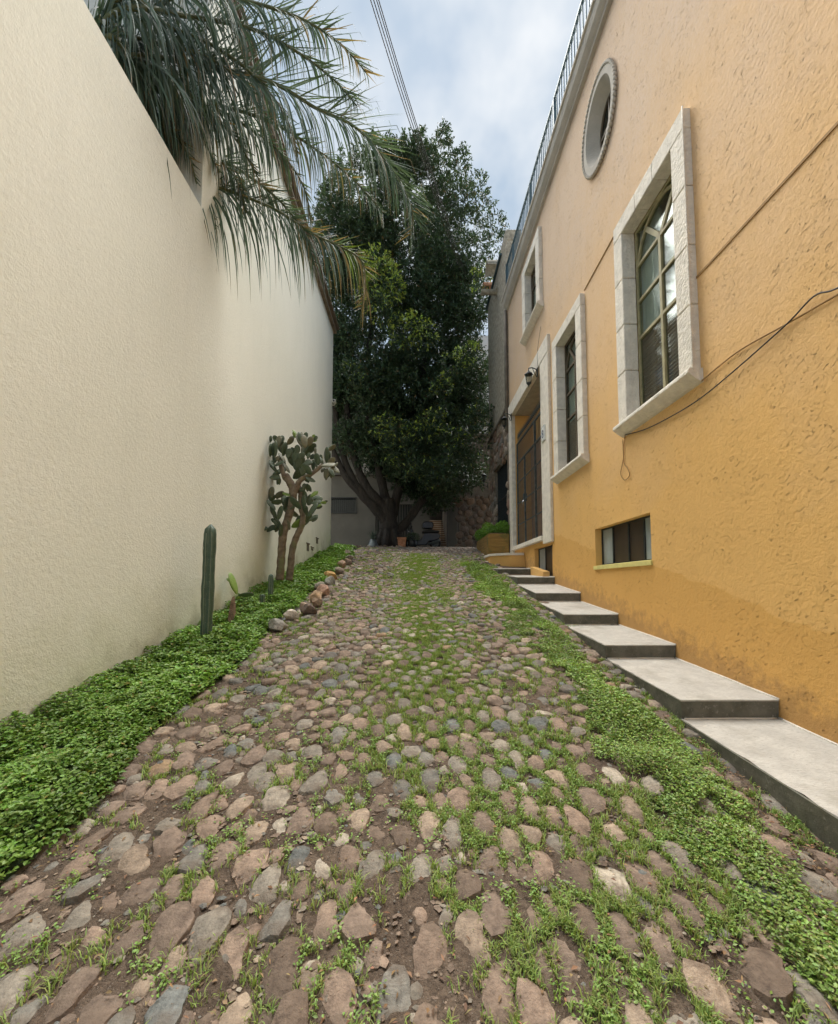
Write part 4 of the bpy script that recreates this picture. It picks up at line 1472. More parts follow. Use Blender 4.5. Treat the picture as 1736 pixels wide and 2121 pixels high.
P, Dn, Nn, Lf, Wf, c = ball_leaves(cs, 9000, (.035, .06), (.02, .032), lambda n, k: jit((.16, .30, .055), n, .3, .1))
V, q, t_, C = leaves(P, Dn, Nn, Lf, Wf, c, .2, .1, .5, True)
meta(link('bush', np_mesh('bush', V, q, t_, C, M['box'])), 'low bright green bush growing in the ochre planter', 'bush')

# ---------------------------------------------------------------- stone house
sh = empty('stone_house', (4, 14, 3), 'narrow stone and rough grey render house beyond the ochre house', 'house')
SX = 2.77
b = MB()
b.add([(SX + .04, 12.32, 1.8), (SX + .04, 15.5, 1.8), (SX + .04, 15.5, 7.05), (SX + .04, 12.32, 7.05)], [])
wy0, wy1, wz0, wz1 = 12.66, 14.55, 3.15, 5.72
wall_sheet(b, SX + .04, 12.32, 15.45, 1.8, 7.05, [(wy0, wy1, wz0, wz1)], .2)
b.add([(SX + .04, 15.45, 1.8), (7, 15.45, 1.8), (7, 15.45, 7.05), (SX + .04, 15.45, 7.05)], [(0, 1, 2, 3)])
for (ya, yb) in ((wy0, wy0), (wy1, wy1)):
    b.add([(SX + .04, ya, wz0), (SX + .3, ya, wz0), (SX + .3, ya, wz1), (SX + .04, ya, wz1)], [(0, 1, 2, 3)])
b.add([(SX + .04, wy0, wz1), (SX + .3, wy0, wz1), (SX + .3, wy1, wz1), (SX + .04, wy1, wz1)], [(0, 1, 2, 3)])
b.build('lower_wall', M['mortar'], sh)
b = MB(); b.box(SX, 7, 12.32, 15.5, 7.12, 12.35); b.build('upper_wall', M['greystucco'], sh)
b = MB(); b.box(SX - .06, SX + .2, 12.33, 15.56, 7.05, 7.119); b.build('string_course', M['darkrender'], sh)
b = MB(); b.box(SX - .07, SX + .25, 12.9, 15.6, 12.351, 12.42); b.build('coping', M['bluegrey'], sh)
b = MB(); b.box(SX + .01, SX + .5, 12.32, 13.1, 12.351, 12.75, .05); b.build('parapet_block', M['greystucco'], sh)
# rubble stones
D2 = darts(12.34, 15.5, 1.95, 7.02, .085, .19, .9, 9000, 8)
for (c, r, poly) in cells(D2, .19):
    y, z = c
    if wy0 - .04 < y < wy1 + .04 and wz0 < z < wz1 + .03: continue
    if z < g(y) - .1: continue
    (cy_, cz_), vs, fs = stone_rings(poly, 9, .012, .05, rnd, .08)
    if cy_ > 15.44: continue
    bb = MB(); cl = rnd.choice([(.36, .29, .24), (.30, .25, .21), (.27, .25, .23), (.40, .33, .27), (.30, .20, .16)]); f = rnd.uniform(.8, 1.2)
    bb.col = tuple(v_ * f for v_ in cl)
    bb.add([(-z_, x_, y_) for x_, y_, z_ in vs], fs)
    me = bb.mesh('stone', True); me.materials.append(M['wallstone'])
    link('stone', me, sh, (SX + .04 - 4, cy_ - 14, cz_ - 3))
# window grille
wg = MB(); wg.box(SX + .10, SX + .13, wy0, wy1, wz0, wz0 + .05); wg.box(SX + .10, SX + .13, wy0, wy1, wz1 - .05, wz1); wg.box(SX + .10, SX + .13, wy0, wy1, 4.55, 4.6)
wgo = wg.build('window', M['iron'], sh)
for i in range(17):
    y = wy0 + .05 + i * (wy1 - wy0 - .1) / 16
    b = MB(); b.box(SX + .105, SX + .125, y - .009, y + .009, wz0 + .05, wz1 - .05); b.build('bar', M['iron'], wgo)
b = MB(); b.box(SX + .2, SX + .22, wy0, wy1, wz0, wz1); b.build('shutter', simple('dark green grey shutter', (.06, .07, .062), .7), wgo)
b = MB(); b.box(SX - .01, SX + .09, wy0 - .1, wy1 + .1, wz1 + .001, wz1 + .1); b.build('lintel', M['darkrender'], wgo)
# rain spouts
def spout(y, z, ln, lab):
    b = MB()
    pr = []
    for k in range(9):
        a = PI + PI * k / 8
        pr.append((y + .12 * math.cos(a), z + .12 * math.sin(a)))
    pin = [(y + .09 * math.cos(PI + PI * k / 8), z + .09 * math.sin(PI + PI * k / 8) + .01) for k in range(9)][::-1]
    for k in range(8):
        q4 = [pr[k], pr[k + 1], pin[7 - k], pin[8 - k]]
        b.prism(q4, SX - ln, SX + .02, 'X')
    o = b.build('rain_spout', M['greystucco'], sh); o['label'] = lab
    b = MB(); b.box(SX - .06, SX + .01, y - .16, y + .16, z - .02, z + .15); b.build('spout_block', M['greystucco'], o)
spout(13.75, 11.75, .55, 'upper stone rain spout'); spout(15.2, 7.28, .72, 'lower stone rain spout')
# clay tiles on the top corner
for (y, z, r_, l_, mat) in ((15.0, 12.72, .24, .36, 'tile'), (13.95, 12.66, .30, .42, 'greystucco')):
    b = MB()
    for k in range(8):
        a, a2 = PI * k / 8, PI * (k + 1) / 8
        b.prism([(y + r_ * math.cos(a), z + r_ * math.sin(a)), (y + r_ * math.cos(a2), z + r_ * math.sin(a2)), (y + (r_ - .04) * math.cos(a2), z + (r_ - .04) * math.sin(a2)), (y + (r_ - .04) * math.cos(a), z + (r_ - .04) * math.sin(a))], SX - l_ * .75, SX + l_ * .25, 'X')
    b.build('roof_tile', M[mat], sh)
# roof-top rail with spikes
rr_ = MB(); rr_.box(2.88, 2.91, 12.95, 14.3, 12.95, 12.98); rr_.box(2.88, 4.4, 12.93, 12.95, 12.95, 12.98)
ro = rr_.build('roof_rail', M['iron'], sh)
for k in range(10):
    b = MB(); y = 12.97 + k * .145
    b.tube([(2.895, y, 12.42), (2.895, y, 13.0), (2.80, y, 13.12)], .009, 4); b.build('spike', M['iron'], ro)
for x in (2.9, 3.4, 3.9):
    b = MB(); b.tube([(x, 12.94, 12.35), (x, 12.94, 13.25)], .014, 5); b.build('post', M['iron'], ro)

# ---------------------------------------------------------------- buildings at the back
bb_ = empty('back_house', (-1.5, 20.6, 3.3), 'shaded grey-beige house at the end of the driveway behind the big tree', 'house')
BY = 20.5
def ywall(mb, y, x0, x1, z0, z1, holes):
    xa = sorted({x0, x1, *[h[0] for h in holes], *[h[1] for h in holes]}); za = sorted({z0, z1, *[h[2] for h in holes], *[h[3] for h in holes]})
    for i in range(len(xa) - 1):
        for j in range(len(za) - 1):
            cx, cz = (xa[i] + xa[i + 1]) / 2, (za[j] + za[j + 1]) / 2
            if any(h[0] < cx < h[1] and h[2] < cz < h[3] for h in holes): continue
            mb.add([(xa[i], y, za[j]), (xa[i + 1], y, za[j]), (xa[i + 1], y, za[j + 1]), (xa[i], y, za[j + 1])], [(0, 1, 2, 3)])
    for h in holes:
        d = .25
        mb.add([(h[0], y, h[2]), (h[0], y + d, h[2]), (h[0], y + d, h[3]), (h[0], y, h[3])], [(0, 1, 2, 3)])
        mb.add([(h[1], y, h[2]), (h[1], y + d, h[2]), (h[1], y + d, h[3]), (h[1], y, h[3])], [(0, 1, 2, 3)])
        mb.add([(h[0], y, h[3]), (h[1], y, h[3]), (h[1], y + d, h[3]), (h[0], y + d, h[3])], [(0, 1, 2, 3)])
        mb.add([(h[0], y, h[2]), (h[1], y, h[2]), (h[1], y + d, h[2]), (h[0], y + d, h[2])], [(0, 1, 2, 3)])
b = MB(); ywall(b, BY, -9, 2.05, 2.6, 11.0, [(-4.19, -2.95, 5.25, 6.0), (.69, 1.59, 3.28, 5.92), (-1.98, -.2, 3.28, 5.7)])
b.add([(-9, BY, 11), (2.05, BY, 11), (2.05, BY + 4, 11), (-9, BY + 4, 11)], [(0, 1, 2, 3)])
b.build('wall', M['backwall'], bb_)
b = MB(); b.box(-9, 2.0, BY - .25, BY - .001, 7.1, 7.22); b.build('ledge', M['backwall'], bb_)
b = MB(); b.box(-2.6, -2.3, BY - .2, BY - .001, 7.22, 10.2); b.build('pilaster', M['farwhite'], bb_)
w = MB(); w.box(-4.25, -2.89, BY - .09, BY - .07, 5.98, 6.02); w.box(-4.25, -2.89, BY - .09, BY - .07, 5.23, 5.27)
wo = w.build('window', M['iron'], bb_); wo['label'] = 'barred window behind the prickly pear'
for i in range(15):
    x = -4.22 + i * .095
    b = MB(); b.box(x - .009, x + .009, BY - .088, BY - .072, 5.27, 5.98); b.build('bar', M['iron'], wo)
b = MB(); b.box(-4.19, -2.95, BY + .12, BY + .14, 5.25, 6.0); b.build('pane', simple('dark window glass', (.03, .035, .035), .15), wo)
dw = MB(); dw.box(-1.98, -.2, BY + .15, BY + .17, 3.28, 5.7)
dwo = dw.build('door', simple('dark door', (.04, .045, .04), .6), bb_)
for i in range(14):
    x = -1.9 + i * .125
    b = MB(); b.box(x - .012, x + .012, BY - .03, BY - .01, 3.3, 5.68); b.build('bar', M['backwall'], dwo)
# stair seen through the gate
sr = MB()
so = None
for i in range(16):
    y = 21.1 + i * .27; z = 3.30 + i * .155
    b = MB(); b.box(.61, 1.61, y + .03, y + .3, z - .3, z - .03)
    tr_ = MB(); tr_.box(.605, 1.615, y, y + .3, z - .03, z)
    if so is None:
        so = b.build('garden_stair', simple('brown stair riser', (.26, .17, .11), .9), None); pale_ = simple('pale stair stone', (.55, .50, .42), .9)
        meta(so, 'long flight of pale steps seen through the garden gate at the back', 'stairs')
    else:
        b.build('riser', so.data.materials[0], so)
    tr_.build('tread', pale_, so)
b = MB(); b.box(.45, .6, 20.78, 26, 2.8, 6.6); b.box(1.62, 1.78, 20.78, 26, 2.8, 7.6); b.box(-1.5, 3, 26, 26.2, 2.8, 9)
gw = b.build('side_wall', M['darkrender'], so)
gg = empty('garden_gate', (1.1, BY + .1, 3.3), 'black barred garden gate with a stair behind it, right of the tree', 'gate')
b = MB(); b.box(.70, 1.58, BY + .08, BY + .11, 5.38, 5.42); b.box(.70, 1.58, BY + .08, BY + .11, 5.86, 5.90); b.box(1.28, 1.31, BY + .08, BY + .11, 3.3, 5.38); b.box(1.55, 1.58, BY + .08, BY + .11, 3.3, 5.86)
b.build('frame', M['iron'], gg)
for i in range(9):
    x = .74 + i * .1
    b = MB(); b.box(x - .008, x + .008, BY + .09, BY + .105, 5.2, 6.0 - .12); b.build('bar', M['iron'], gg)
for i in range(3):
    x = 1.36 + i * .07
    b = MB(); b.box(x - .006, x + .006, BY + .09, BY + .105, 3.3, 5.38); b.build('bar', M['iron'], gg)

rw = empty('rubble_wall', (3, 19.2, 3.3), 'dark rubble stone wall in the shade at the back right', 'wall')
b = MB(); b.box(2.05, 6, 19.6, 20.4, 2.6, 5.9); b.box(2.06, 6, 19.7, 20.3, 5.9, 8.9)
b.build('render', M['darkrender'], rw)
D3 = darts(2.06, 4.0, 3.0, 5.85, .09, .2, .85, 5000, 18)
for (c, r, poly) in cells(D3, .2):
    (cx2, cz2), vs, fs = stone_rings(poly, 8, .012, .05, rnd, .08)
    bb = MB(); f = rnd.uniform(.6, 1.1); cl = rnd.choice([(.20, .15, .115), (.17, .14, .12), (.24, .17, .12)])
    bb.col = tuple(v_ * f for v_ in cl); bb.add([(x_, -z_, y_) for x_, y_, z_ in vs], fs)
    me = bb.mesh('stone', True); me.materials.append(M['wallstone'])
    link('stone', me, rw, (cx2 - 3, 19.6 - 19.2, cz2 - 3.3))

fb = empty('far_house', (6, 33, 4), 'bright white house far behind, glimpsed between the tree and the stone house', 'house')
b = MB(); b.box(2, 13, 33, 40, 2, 22); b.build('wall', M['farwhite'], fb)
b = MB(); b.box(4.4, 8, 32.2, 33, 14.9, 15.15); b.build('balcony_slab', M['cornice'], fb)
b = MB()
for i in range(9): b.box(4.9 + i * .3, 4.93 + i * .3, 32.3, 32.33, 15.15, 16.4)
b.box(4.6, 8, 32.28, 32.34, 16.35, 16.42)
b.build('balcony_railing', M['iron'], fb)
lh = empty('neighbour_house', (-4, 26, 4), 'pale house far behind the big tree on the left', 'house')
b = MB(); b.box(-14, -1.6, 26, 32, 3, 14.5); b.build('wall', M['backwall'], lh)

# ---------------------------------------------------------------- big ficus tree
tree = empty('ficus_tree', (-1.05, 17.3, 3.24), 'huge dark-leaved ficus tree with several leaning limbs at the end of the driveway', 'tree')
b = MB()
def cat(P, n=6):
    P = [Vector(p) for p in P]; out = []
    for i in range(len(P) - 1):
        p0 = P[max(i - 1, 0)]; p1 = P[i]; p2 = P[i + 1]; p3 = P[min(i + 2, len(P) - 1)]
        for k in range(n):
            t = k / n
            out.append(.5 * ((2 * p1) + (p2 - p0) * t + (2 * p0 - 5 * p1 + 4 * p2 - p3) * t * t + (3 * p1 - p0 - 3 * p2 + p3) * t ** 3))
    out.append(P[-1]); return out
def limb(pts, r0, r1, n=6):
    P = cat(pts, n); m_ = len(P)
    return P, [(r0 + (r1 - r0) * (i / (m_ - 1))) * (1 + .08 * math.sin(i * 1.3)) for i in range(m_)]
P, rs = limb([(-1.1, 17.3, 2.9), (-1.1, 17.3, 3.5), (-1.12, 17.32, 4.3), (-1.2, 17.3, 5.3)], .46, .32)
rs[0] = .54
b.tube(P, rs, 18); 
for k in range(7):     # buttress roots
    a = k * .9; b.tube([(-1.1 + .3 * math.cos(a), 17.3 + .3 * math.sin(a), 4.0), (-1.1 + .42 * math.cos(a), 17.3 + .42 * math.sin(a), 3.5), (-1.1 + .7 * math.cos(a), 17.3 + .7 * math.sin(a), 3.1)], [.12, .15, .1], 8)
b.build('trunk', M['bark'], tree, True)
for pts, r0, r1 in [
    ([(-1.15, 17.2, 4.2), (-1.6, 17.1, 4.75), (-2.25, 17.0, 5.45), (-2.95, 16.9, 6.3), (-3.5, 16.9, 7.6), (-3.9, 16.9, 9.6)], .25, .12),
    ([(-1.2, 17.2, 4.5), (-1.75, 17.1, 5.0), (-2.35, 17.0, 5.7), (-2.9, 17.0, 6.8), (-3.3, 17.0, 8.6), (-3.4, 17, 11)], .24, .12),
    ([(-1.15, 17.2, 4.9), (-1.7, 17.0, 5.35), (-2.2, 17.0, 6.1), (-2.6, 17.0, 7.3), (-2.85, 17, 9.2), (-2.8, 17, 12)], .26, .13),
    ([(-1.2, 17.3, 5.0), (-1.45, 17.2, 6.2), (-1.7, 17.1, 7.4), (-1.95, 17.1, 8.9), (-2.0, 17.2, 11.5), (-1.6, 17.3, 15)], .26, .12),
    ([(-.95, 17.4, 3.9), (-.5, 17.4, 4.2), (.0, 17.5, 4.9), (.5, 17.7, 5.7), (1.0, 18, 7), (1.6, 18.2, 9)], .27, .12),
    ([(-1.0, 17.4, 4.6), (-.7, 17.4, 5.8), (-.3, 17.5, 7.5), (.2, 17.7, 10), (.7, 17.8, 14)], .28, .12),
    ]:
    P, rs = limb(pts, r0 * .8, r1 * .8)
    b = MB(); b.tube(P, rs, 12); b.build('limb', M['bark'], tree, True)
# crown
prof = [(5.6, -.6, 2.0), (6.3, -1.3, 2.9), (7.3, -3.3, 3.3), (8.3, -4.1, 3.6), (9.6, -4.6, 3.4), (11.5, -5.2, 3.5), (13.5, -5.4, 3.6), (15.5, -5.2, 3.7), (17, -4.9, 3.3), (18.3, -4.5, 2.7), (18.9, -3.9, 2.1), (19.7, -2.6, 1.5)]
def ext(z):
    for i in range(len(prof) - 1):
        if prof[i][0] <= z <= prof[i + 1][0]:
            t = (z - prof[i][0]) / (prof[i + 1][0] - prof[i][0])
            return prof[i][1] + (prof[i + 1][1] - prof[i][1]) * t, prof[i][2] + (prof[i + 1][2] - prof[i][2]) * t
    return None
blobs = []
r_ = random.Random(5)
while len(blobs) < 430:
    z = r_.uniform(5.7, 19.6); e_ = ext(z)
    cx = (e_[0] + e_[1]) / 2; hw = (e_[1] - e_[0]) / 2
    u = r_.uniform(-1, 1); v_ = r_.uniform(-1, 1)
    if u * u + v_ * v_ > 1: continue
    dr = math.sqrt(u * u + v_ * v_)
    if dr < .45 and r_.random() < .6: continue
    rad = r_.uniform(.42, .8) * (1 if z < 17 else .75)
    x = cx + u * max(.1, hw - rad * .8); y = 17.6 + v_ * min(2.3, hw * .75)
    if z < 7.0 and x < -.8: continue
    bright = 0
    blobs.append([x, y, z, rad, rad, rad * r_.uniform(.8, 1.15), bright])
# upright leaders at the top right
for (x, z, rr) in ((.15, 20.5, .4), (.2, 21.0, .28), (.22, 21.45, .16), (1.15, 20.4, .5), (1.2, 21.0, .36), (1.22, 21.5, .22), (1.22, 21.85, .12), (1.9, 19.6, .45), (1.98, 20.2, .3), (2.02, 20.6, .18), (2.7, 18.6, .45), (2.75, 19.2, .3), (3.0, 17.9, .45), (3.4, 17.2, .45), (3.5, 16.4, .4)):
    blobs.append([x, 17.3, z, rr, rr, rr * 1.2, 0])
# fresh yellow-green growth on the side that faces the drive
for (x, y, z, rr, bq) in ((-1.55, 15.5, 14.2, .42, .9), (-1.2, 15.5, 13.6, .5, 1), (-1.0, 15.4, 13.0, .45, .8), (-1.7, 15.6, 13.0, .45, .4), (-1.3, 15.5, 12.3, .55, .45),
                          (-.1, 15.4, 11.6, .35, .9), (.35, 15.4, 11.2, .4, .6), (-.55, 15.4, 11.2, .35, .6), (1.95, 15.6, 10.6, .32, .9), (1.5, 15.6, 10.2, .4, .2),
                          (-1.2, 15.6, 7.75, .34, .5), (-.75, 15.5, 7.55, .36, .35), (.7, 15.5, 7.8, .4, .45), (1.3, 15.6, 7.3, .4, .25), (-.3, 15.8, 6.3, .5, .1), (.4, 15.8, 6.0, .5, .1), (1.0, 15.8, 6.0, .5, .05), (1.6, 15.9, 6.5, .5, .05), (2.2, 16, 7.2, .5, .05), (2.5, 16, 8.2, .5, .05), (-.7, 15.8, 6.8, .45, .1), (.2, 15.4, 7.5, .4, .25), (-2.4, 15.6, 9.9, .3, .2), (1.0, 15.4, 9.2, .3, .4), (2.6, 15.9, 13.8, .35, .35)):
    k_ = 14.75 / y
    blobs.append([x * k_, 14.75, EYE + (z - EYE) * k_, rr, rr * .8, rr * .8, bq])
BL = np.array(blobs)
spr = []
for bl in BL:
    n = int(78 * (bl[3] / .62) ** 2) + 14
    d = unit(rng.normal(0, 1, (n, 3)))
    o_ = bl[:3] + d * bl[3:6] * (.55 + .45 * rng.random((n, 1)) ** .5)
    spr.append(np.concatenate([o_, d, np.full((n, 1), bl[6])], 1))
spr = np.concatenate(spr)
PER = 8
n = len(spr) * PER
o_ = np.repeat(spr[:, :3], PER, 0); d = np.repeat(spr[:, 3:6], PER, 0); br = np.repeat(spr[:, 6], PER)
ax = unit(d + np.array([0, 0, .35]))
k = np.tile(np.arange(PER), len(spr))
P = o_ + ax * (k[:, None] * .03)
Dn = unit(ax * .5 + rng.normal(0, .6, (n, 3)))
Nn = rng.normal(0, .5, (n, 3)) + np.array([0, -.3, .8])
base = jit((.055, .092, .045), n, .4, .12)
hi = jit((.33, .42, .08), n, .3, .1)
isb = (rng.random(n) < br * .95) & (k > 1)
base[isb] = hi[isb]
dry = rng.random(n) < .02
base[dry] = (.14, .1, .04)
V, q, t_, C = leaves(P, Dn, Nn, rng.uniform(.10, .17, n), rng.uniform(.045, .07, n), base, .2, .12, .5, True)
cr_ = link('crown', np_mesh('crown', V, q, t_, C, M['ficus']), tree, (1.05, -17.3, -3.24))
meta(cr_, kind='stuff')

# ---------------------------------------------------------------- palm
palm = empty('palm_tree', (-4.3, 4.4, .9), 'palm tree behind the low cream wall, its long fronds hanging over the driveway', 'palm')
b = MB(); P = cat([(-4.3, 4.4, .6), (-4.25, 4.4, 3), (-4.1, 4.5, 6.2), (-4.0, 4.55, 7.5)])
b.tube(P, [.2 + .015 * (i % 2) for i in range(len(P))], 12); b.build('trunk', M['bark'], palm, True)
fwd = Vector((math.sin(R(.46)) * math.cos(R(3.5)), math.cos(R(.46)) * math.cos(R(3.5)), math.sin(R(3.5))))
def P3(px, py, Y):      # where a ray seen in the photograph reaches the vertical plane at distance Y
    x = (px - 861) / 870 * Y
    z = EYE + (1210 - py) / 870 * Y
    return (x, Y, z)
CC = (-4.0, 4.55, 7.6)
fr_ = [
 ([CC, (-3.6, 4.8, 7.7), (-3.3, 4.95, 7.6), (-3.05, 5.02, 7.45), (-2.9, 5.08, 7.2), (-2.82, 5.12, 6.9)], .6, .2, .3),
 ([CC, (-3.6, 4.7, 8.0), (-3.25, 4.85, 8.1), (-3.0, 4.95, 7.9), (-2.85, 5.0, 7.55)], .95, .2, .4),
 ([CC, P3(175, -10, 4.0), P3(225, 60, 4.4), P3(262, 130, 4.7), P3(300, 210, 5.0), P3(330, 270, 5.2)], .8, .3, .3),
 ([CC, P3(225, 70, 4.6), P3(280, 160, 5.0), P3(330, 240, 5.3), P3(375, 320, 5.5), P3(408, 385, 5.6), P3(425, 440, 5.6)], 1.0, .2, .35),
 ([CC, P3(300, 200, 5.2), P3(350, 300, 5.5), P3(390, 370, 5.6), P3(430, 430, 5.7)], .95, .3, .3),
 ([CC, P3(250, 30, 4.5), P3(330, 110, 5.0), P3(400, 160, 5.3), P3(470, 240, 5.5), P3(520, 330, 5.6)], 1.1, .3, .4),
 ([CC, P3(200, -110, 4.1), P3(300, -40, 4.5), P3(410, 10, 4.9), P3(500, 80, 5.2), P3(570, 170, 5.5), P3(600, 260, 5.6)], 1.1, .3, .5),
 ([CC, P3(330, -120, 4.5), P3(480, -100, 5.0), P3(600, -60, 5.4), P3(690, 0, 5.7), P3(750, 70, 5.9)], 1.0, .2, 1.1),
 ([CC, P3(300, 120, 5.0), P3(420, 150, 5.4), P3(540, 190, 5.7), P3(650, 260, 6.1), P3(730, 330, 6.3), P3(790, 400, 6.5)], 1.0, .3, .5),
 # rachis points, leaflet length, colour mix (0 green .. 1 dry at the tip), upper-row length
 ([CC, P3(199, 38, 4.3), P3(344, 47, 4.8), P3(535, 94, 5.3), P3(641, 157, 5.6), P3(726, 200, 5.9), P3(790, 272, 6.2), P3(837, 349, 6.4), P3(855, 410, 6.4), P3(850, 450, 6.4)], 1.5, .15, 1.3),
 ([CC, P3(290, 270, 5.2), P3(344, 310, 5.4), P3(399, 336, 5.6), P3(470, 358, 5.8), P3(556, 395, 6.1), P3(641, 451, 6.4), P3(705, 482, 6.55), P3(743, 510, 6.6), P3(752, 560, 6.6), P3(744, 620, 6.6)], 1.45, .8, .6),
 ([CC, P3(300, 215, 5.3), P3(380, 250, 5.6), P3(470, 300, 5.9), P3(560, 370, 6.2), P3(620, 450, 6.3), P3(640, 520, 6.3)], 1.1, .4, .5),
 ([CC, P3(230, 40, 4.5), P3(350, 120, 5.1), P3(470, 190, 5.6), P3(560, 260, 5.9), P3(615, 340, 6.1), P3(632, 420, 6.2)], .95, .5, .35),
 ([CC, P3(190, -70, 4.1), P3(360, -60, 4.7), P3(500, -30, 5.1), P3(600, 25, 5.4), P3(680, 90, 5.7), P3(730, 150, 5.8)], .85, .1, 1.15),
 ([CC, P3(290, 190, 5.2), P3(350, 215, 5.5), P3(420, 270, 5.7), P3(470, 330, 5.8), P3(490, 400, 5.8)], .85, .3, .35),
 ([CC, P3(150, -20, 4.2), P3(260, 0, 4.5), P3(380, 30, 4.8), P3(470, 90, 5.0), P3(520, 170, 5.1)], .85, .2, .5),
 ([CC, P3(270, 100, 4.9), P3(330, 150, 5.2), P3(390, 230, 5.4), P3(430, 310, 5.5)], .8, .3, .3),
 ([CC, (-4.8, 5.6, 8.8), (-5.6, 6.6, 8.4), (-6.2, 7.4, 7.4)], .9, .2, .6),
 ([CC, (-4.2, 3.4, 9.0), (-4.5, 2.2, 9.0), (-4.8, 1.0, 8.2)], .9, .2, .6),
]
fi = 0
for (pts, ll, dry, ul) in fr_:
    Pc = cat(pts, 14)
    # resample evenly
    seg = [0.]
    for i in range(1, len(Pc)): seg.append(seg[-1] + (Pc[i] - Pc[i - 1]).length)
    tot = seg[-1]
    b = MB(); mm = len(Pc)
    b.col = (.13, .15, .07)
    b.tube(Pc, [.028 * (1 - .8 * i / mm) + .004 for i in range(mm)], 6)
    fo = b.build('frond', M['palm'], palm, True)
    fo.location = (4.3, -4.4, -.9)
    NL = int(tot * 34)
    Vs = []; Qs = []; Ts = []; Cs = []
    base_i = 0
    for k in range(NL):
        t = .14 + .86 * k / NL
        s_ = t * tot
        j = max(0, min(mm - 2, int(np.searchsorted(seg, s_)) - 1))
        f_ = (s_ - seg[j]) / max(1e-6, seg[j + 1] - seg[j])
        p = Pc[j].lerp(Pc[j + 1], f_)
        tg = (Pc[j + 1] - Pc[j]).normalized()
        side = tg.cross(Vector((0, 0, 1)))
        if side.length < .1: side = Vector((1, 0, 0))
        side.normalize()
        upv = side.cross(tg).normalized()
        for sgn in (-1, 1):
            upper = (sgn < 0)
            tp = math.sin(min(1, (1 - t) * 1.15 + .18) * PI * .5)
            l_ = (ul if upper else ll) * (tp if t > .4 else 1.0) * r_.uniform(.8, 1.12)
            n_ = 6
            # direction at start: out to the side and forward, then gravity pulls it down
            if upper:
                d_ = (tg * r_.uniform(.7, 1.1) + upv * r_.uniform(.35, 1.1) + side * r_.uniform(-.5, .3)).normalized()
                grav = r_.uniform(.0, .05); kink = r_.choice((3, 4, 4, 5, 99))
            else:
                d_ = (tg * r_.uniform(.35, .75) + side * r_.uniform(-.35, .7) + Vector((0, 0, -.75))).normalized()
                grav = r_.uniform(.35, .8); kink = 99
            pp = p.copy(); w0 = r_.uniform(.010, .0165)
            pos = []
            for a in range(n_ + 1):
                pos.append(pp.copy())
                pp = pp + d_ * (l_ / n_)
                gg_ = grav * 1.0 if a != kink else 2.2
                d_ = (d_ + Vector((0, 0, -gg_))).normalized()
            wdir = (tg * .7 + side * r_.uniform(-.7, .7) + upv * r_.uniform(-.2, .2)).normalized()
            dr_ = dry * max(0, (t - .45) / .55)
            isdry = r_.random() < dr_ * .85
            gc = (.078, .118, .088) if not isdry else (.24, .17, .09)
            if dry > .6 and not isdry and t > .72: gc = (.12, .17, .035)
            kf = r_.uniform(.7, 1.35)
            tipdry = r_.random() < .3
            for a in range(n_ + 1):
                w_ = w0 * (1 - (a / n_) ** 1.6) * (1 if a else .6)
                if a == n_:
                    Vs.append(tuple(pos[a]))
                    Cs.append((.25, .19, .11) if tipdry else tuple(c_ * kf for c_ in gc))
                else:
                    Vs.append(tuple(pos[a] - wdir * w_)); Vs.append(tuple(pos[a] + wdir * w_))
                    cc = tuple(c_ * kf for c_ in gc)
                    if tipdry and a >= n_ - 1: cc = (.22, .17, .1)
                    Cs.append(cc); Cs.append(cc)
            for a in range(n_ - 1):
                i0 = base_i + a * 2
                Qs.append((i0, i0 + 1, i0 + 3, i0 + 2))
            i0 = base_i + (n_ - 1) * 2
            Ts.append((i0, i0 + 1, i0 + 2))
            base_i = len(Vs)
    me = np_mesh('leaflets', np.array(Vs), np.array(Qs), np.array(Ts), np.array(Cs), M['palm'])
    meta(link('leaflets', me, fo), kind='stuff')
    fi += 1

# overhead wires
for i, (dx, dz) in enumerate(((0, 0), (.07, -.02), (.12, .02), (.17, 0))):
    w_ = cable('overhead_wire', [(-3.2 + dx, 1.4, 14.3 + dz), (-.95 + dx, 8.1, 14.0 + dz), (-.17 + dx, 10.4, 13.98 + dz), (1.2 + dx, 14.4, 14.2 + dz), (2.2 + dx, 17.3, 14.4 + dz)], .011, M['cable'],
               ('leftmost', 'second from the left', 'second from the right', 'rightmost')[i] + ' of the four thin dark wires crossing the sky beside the palm', 'overhead wires')

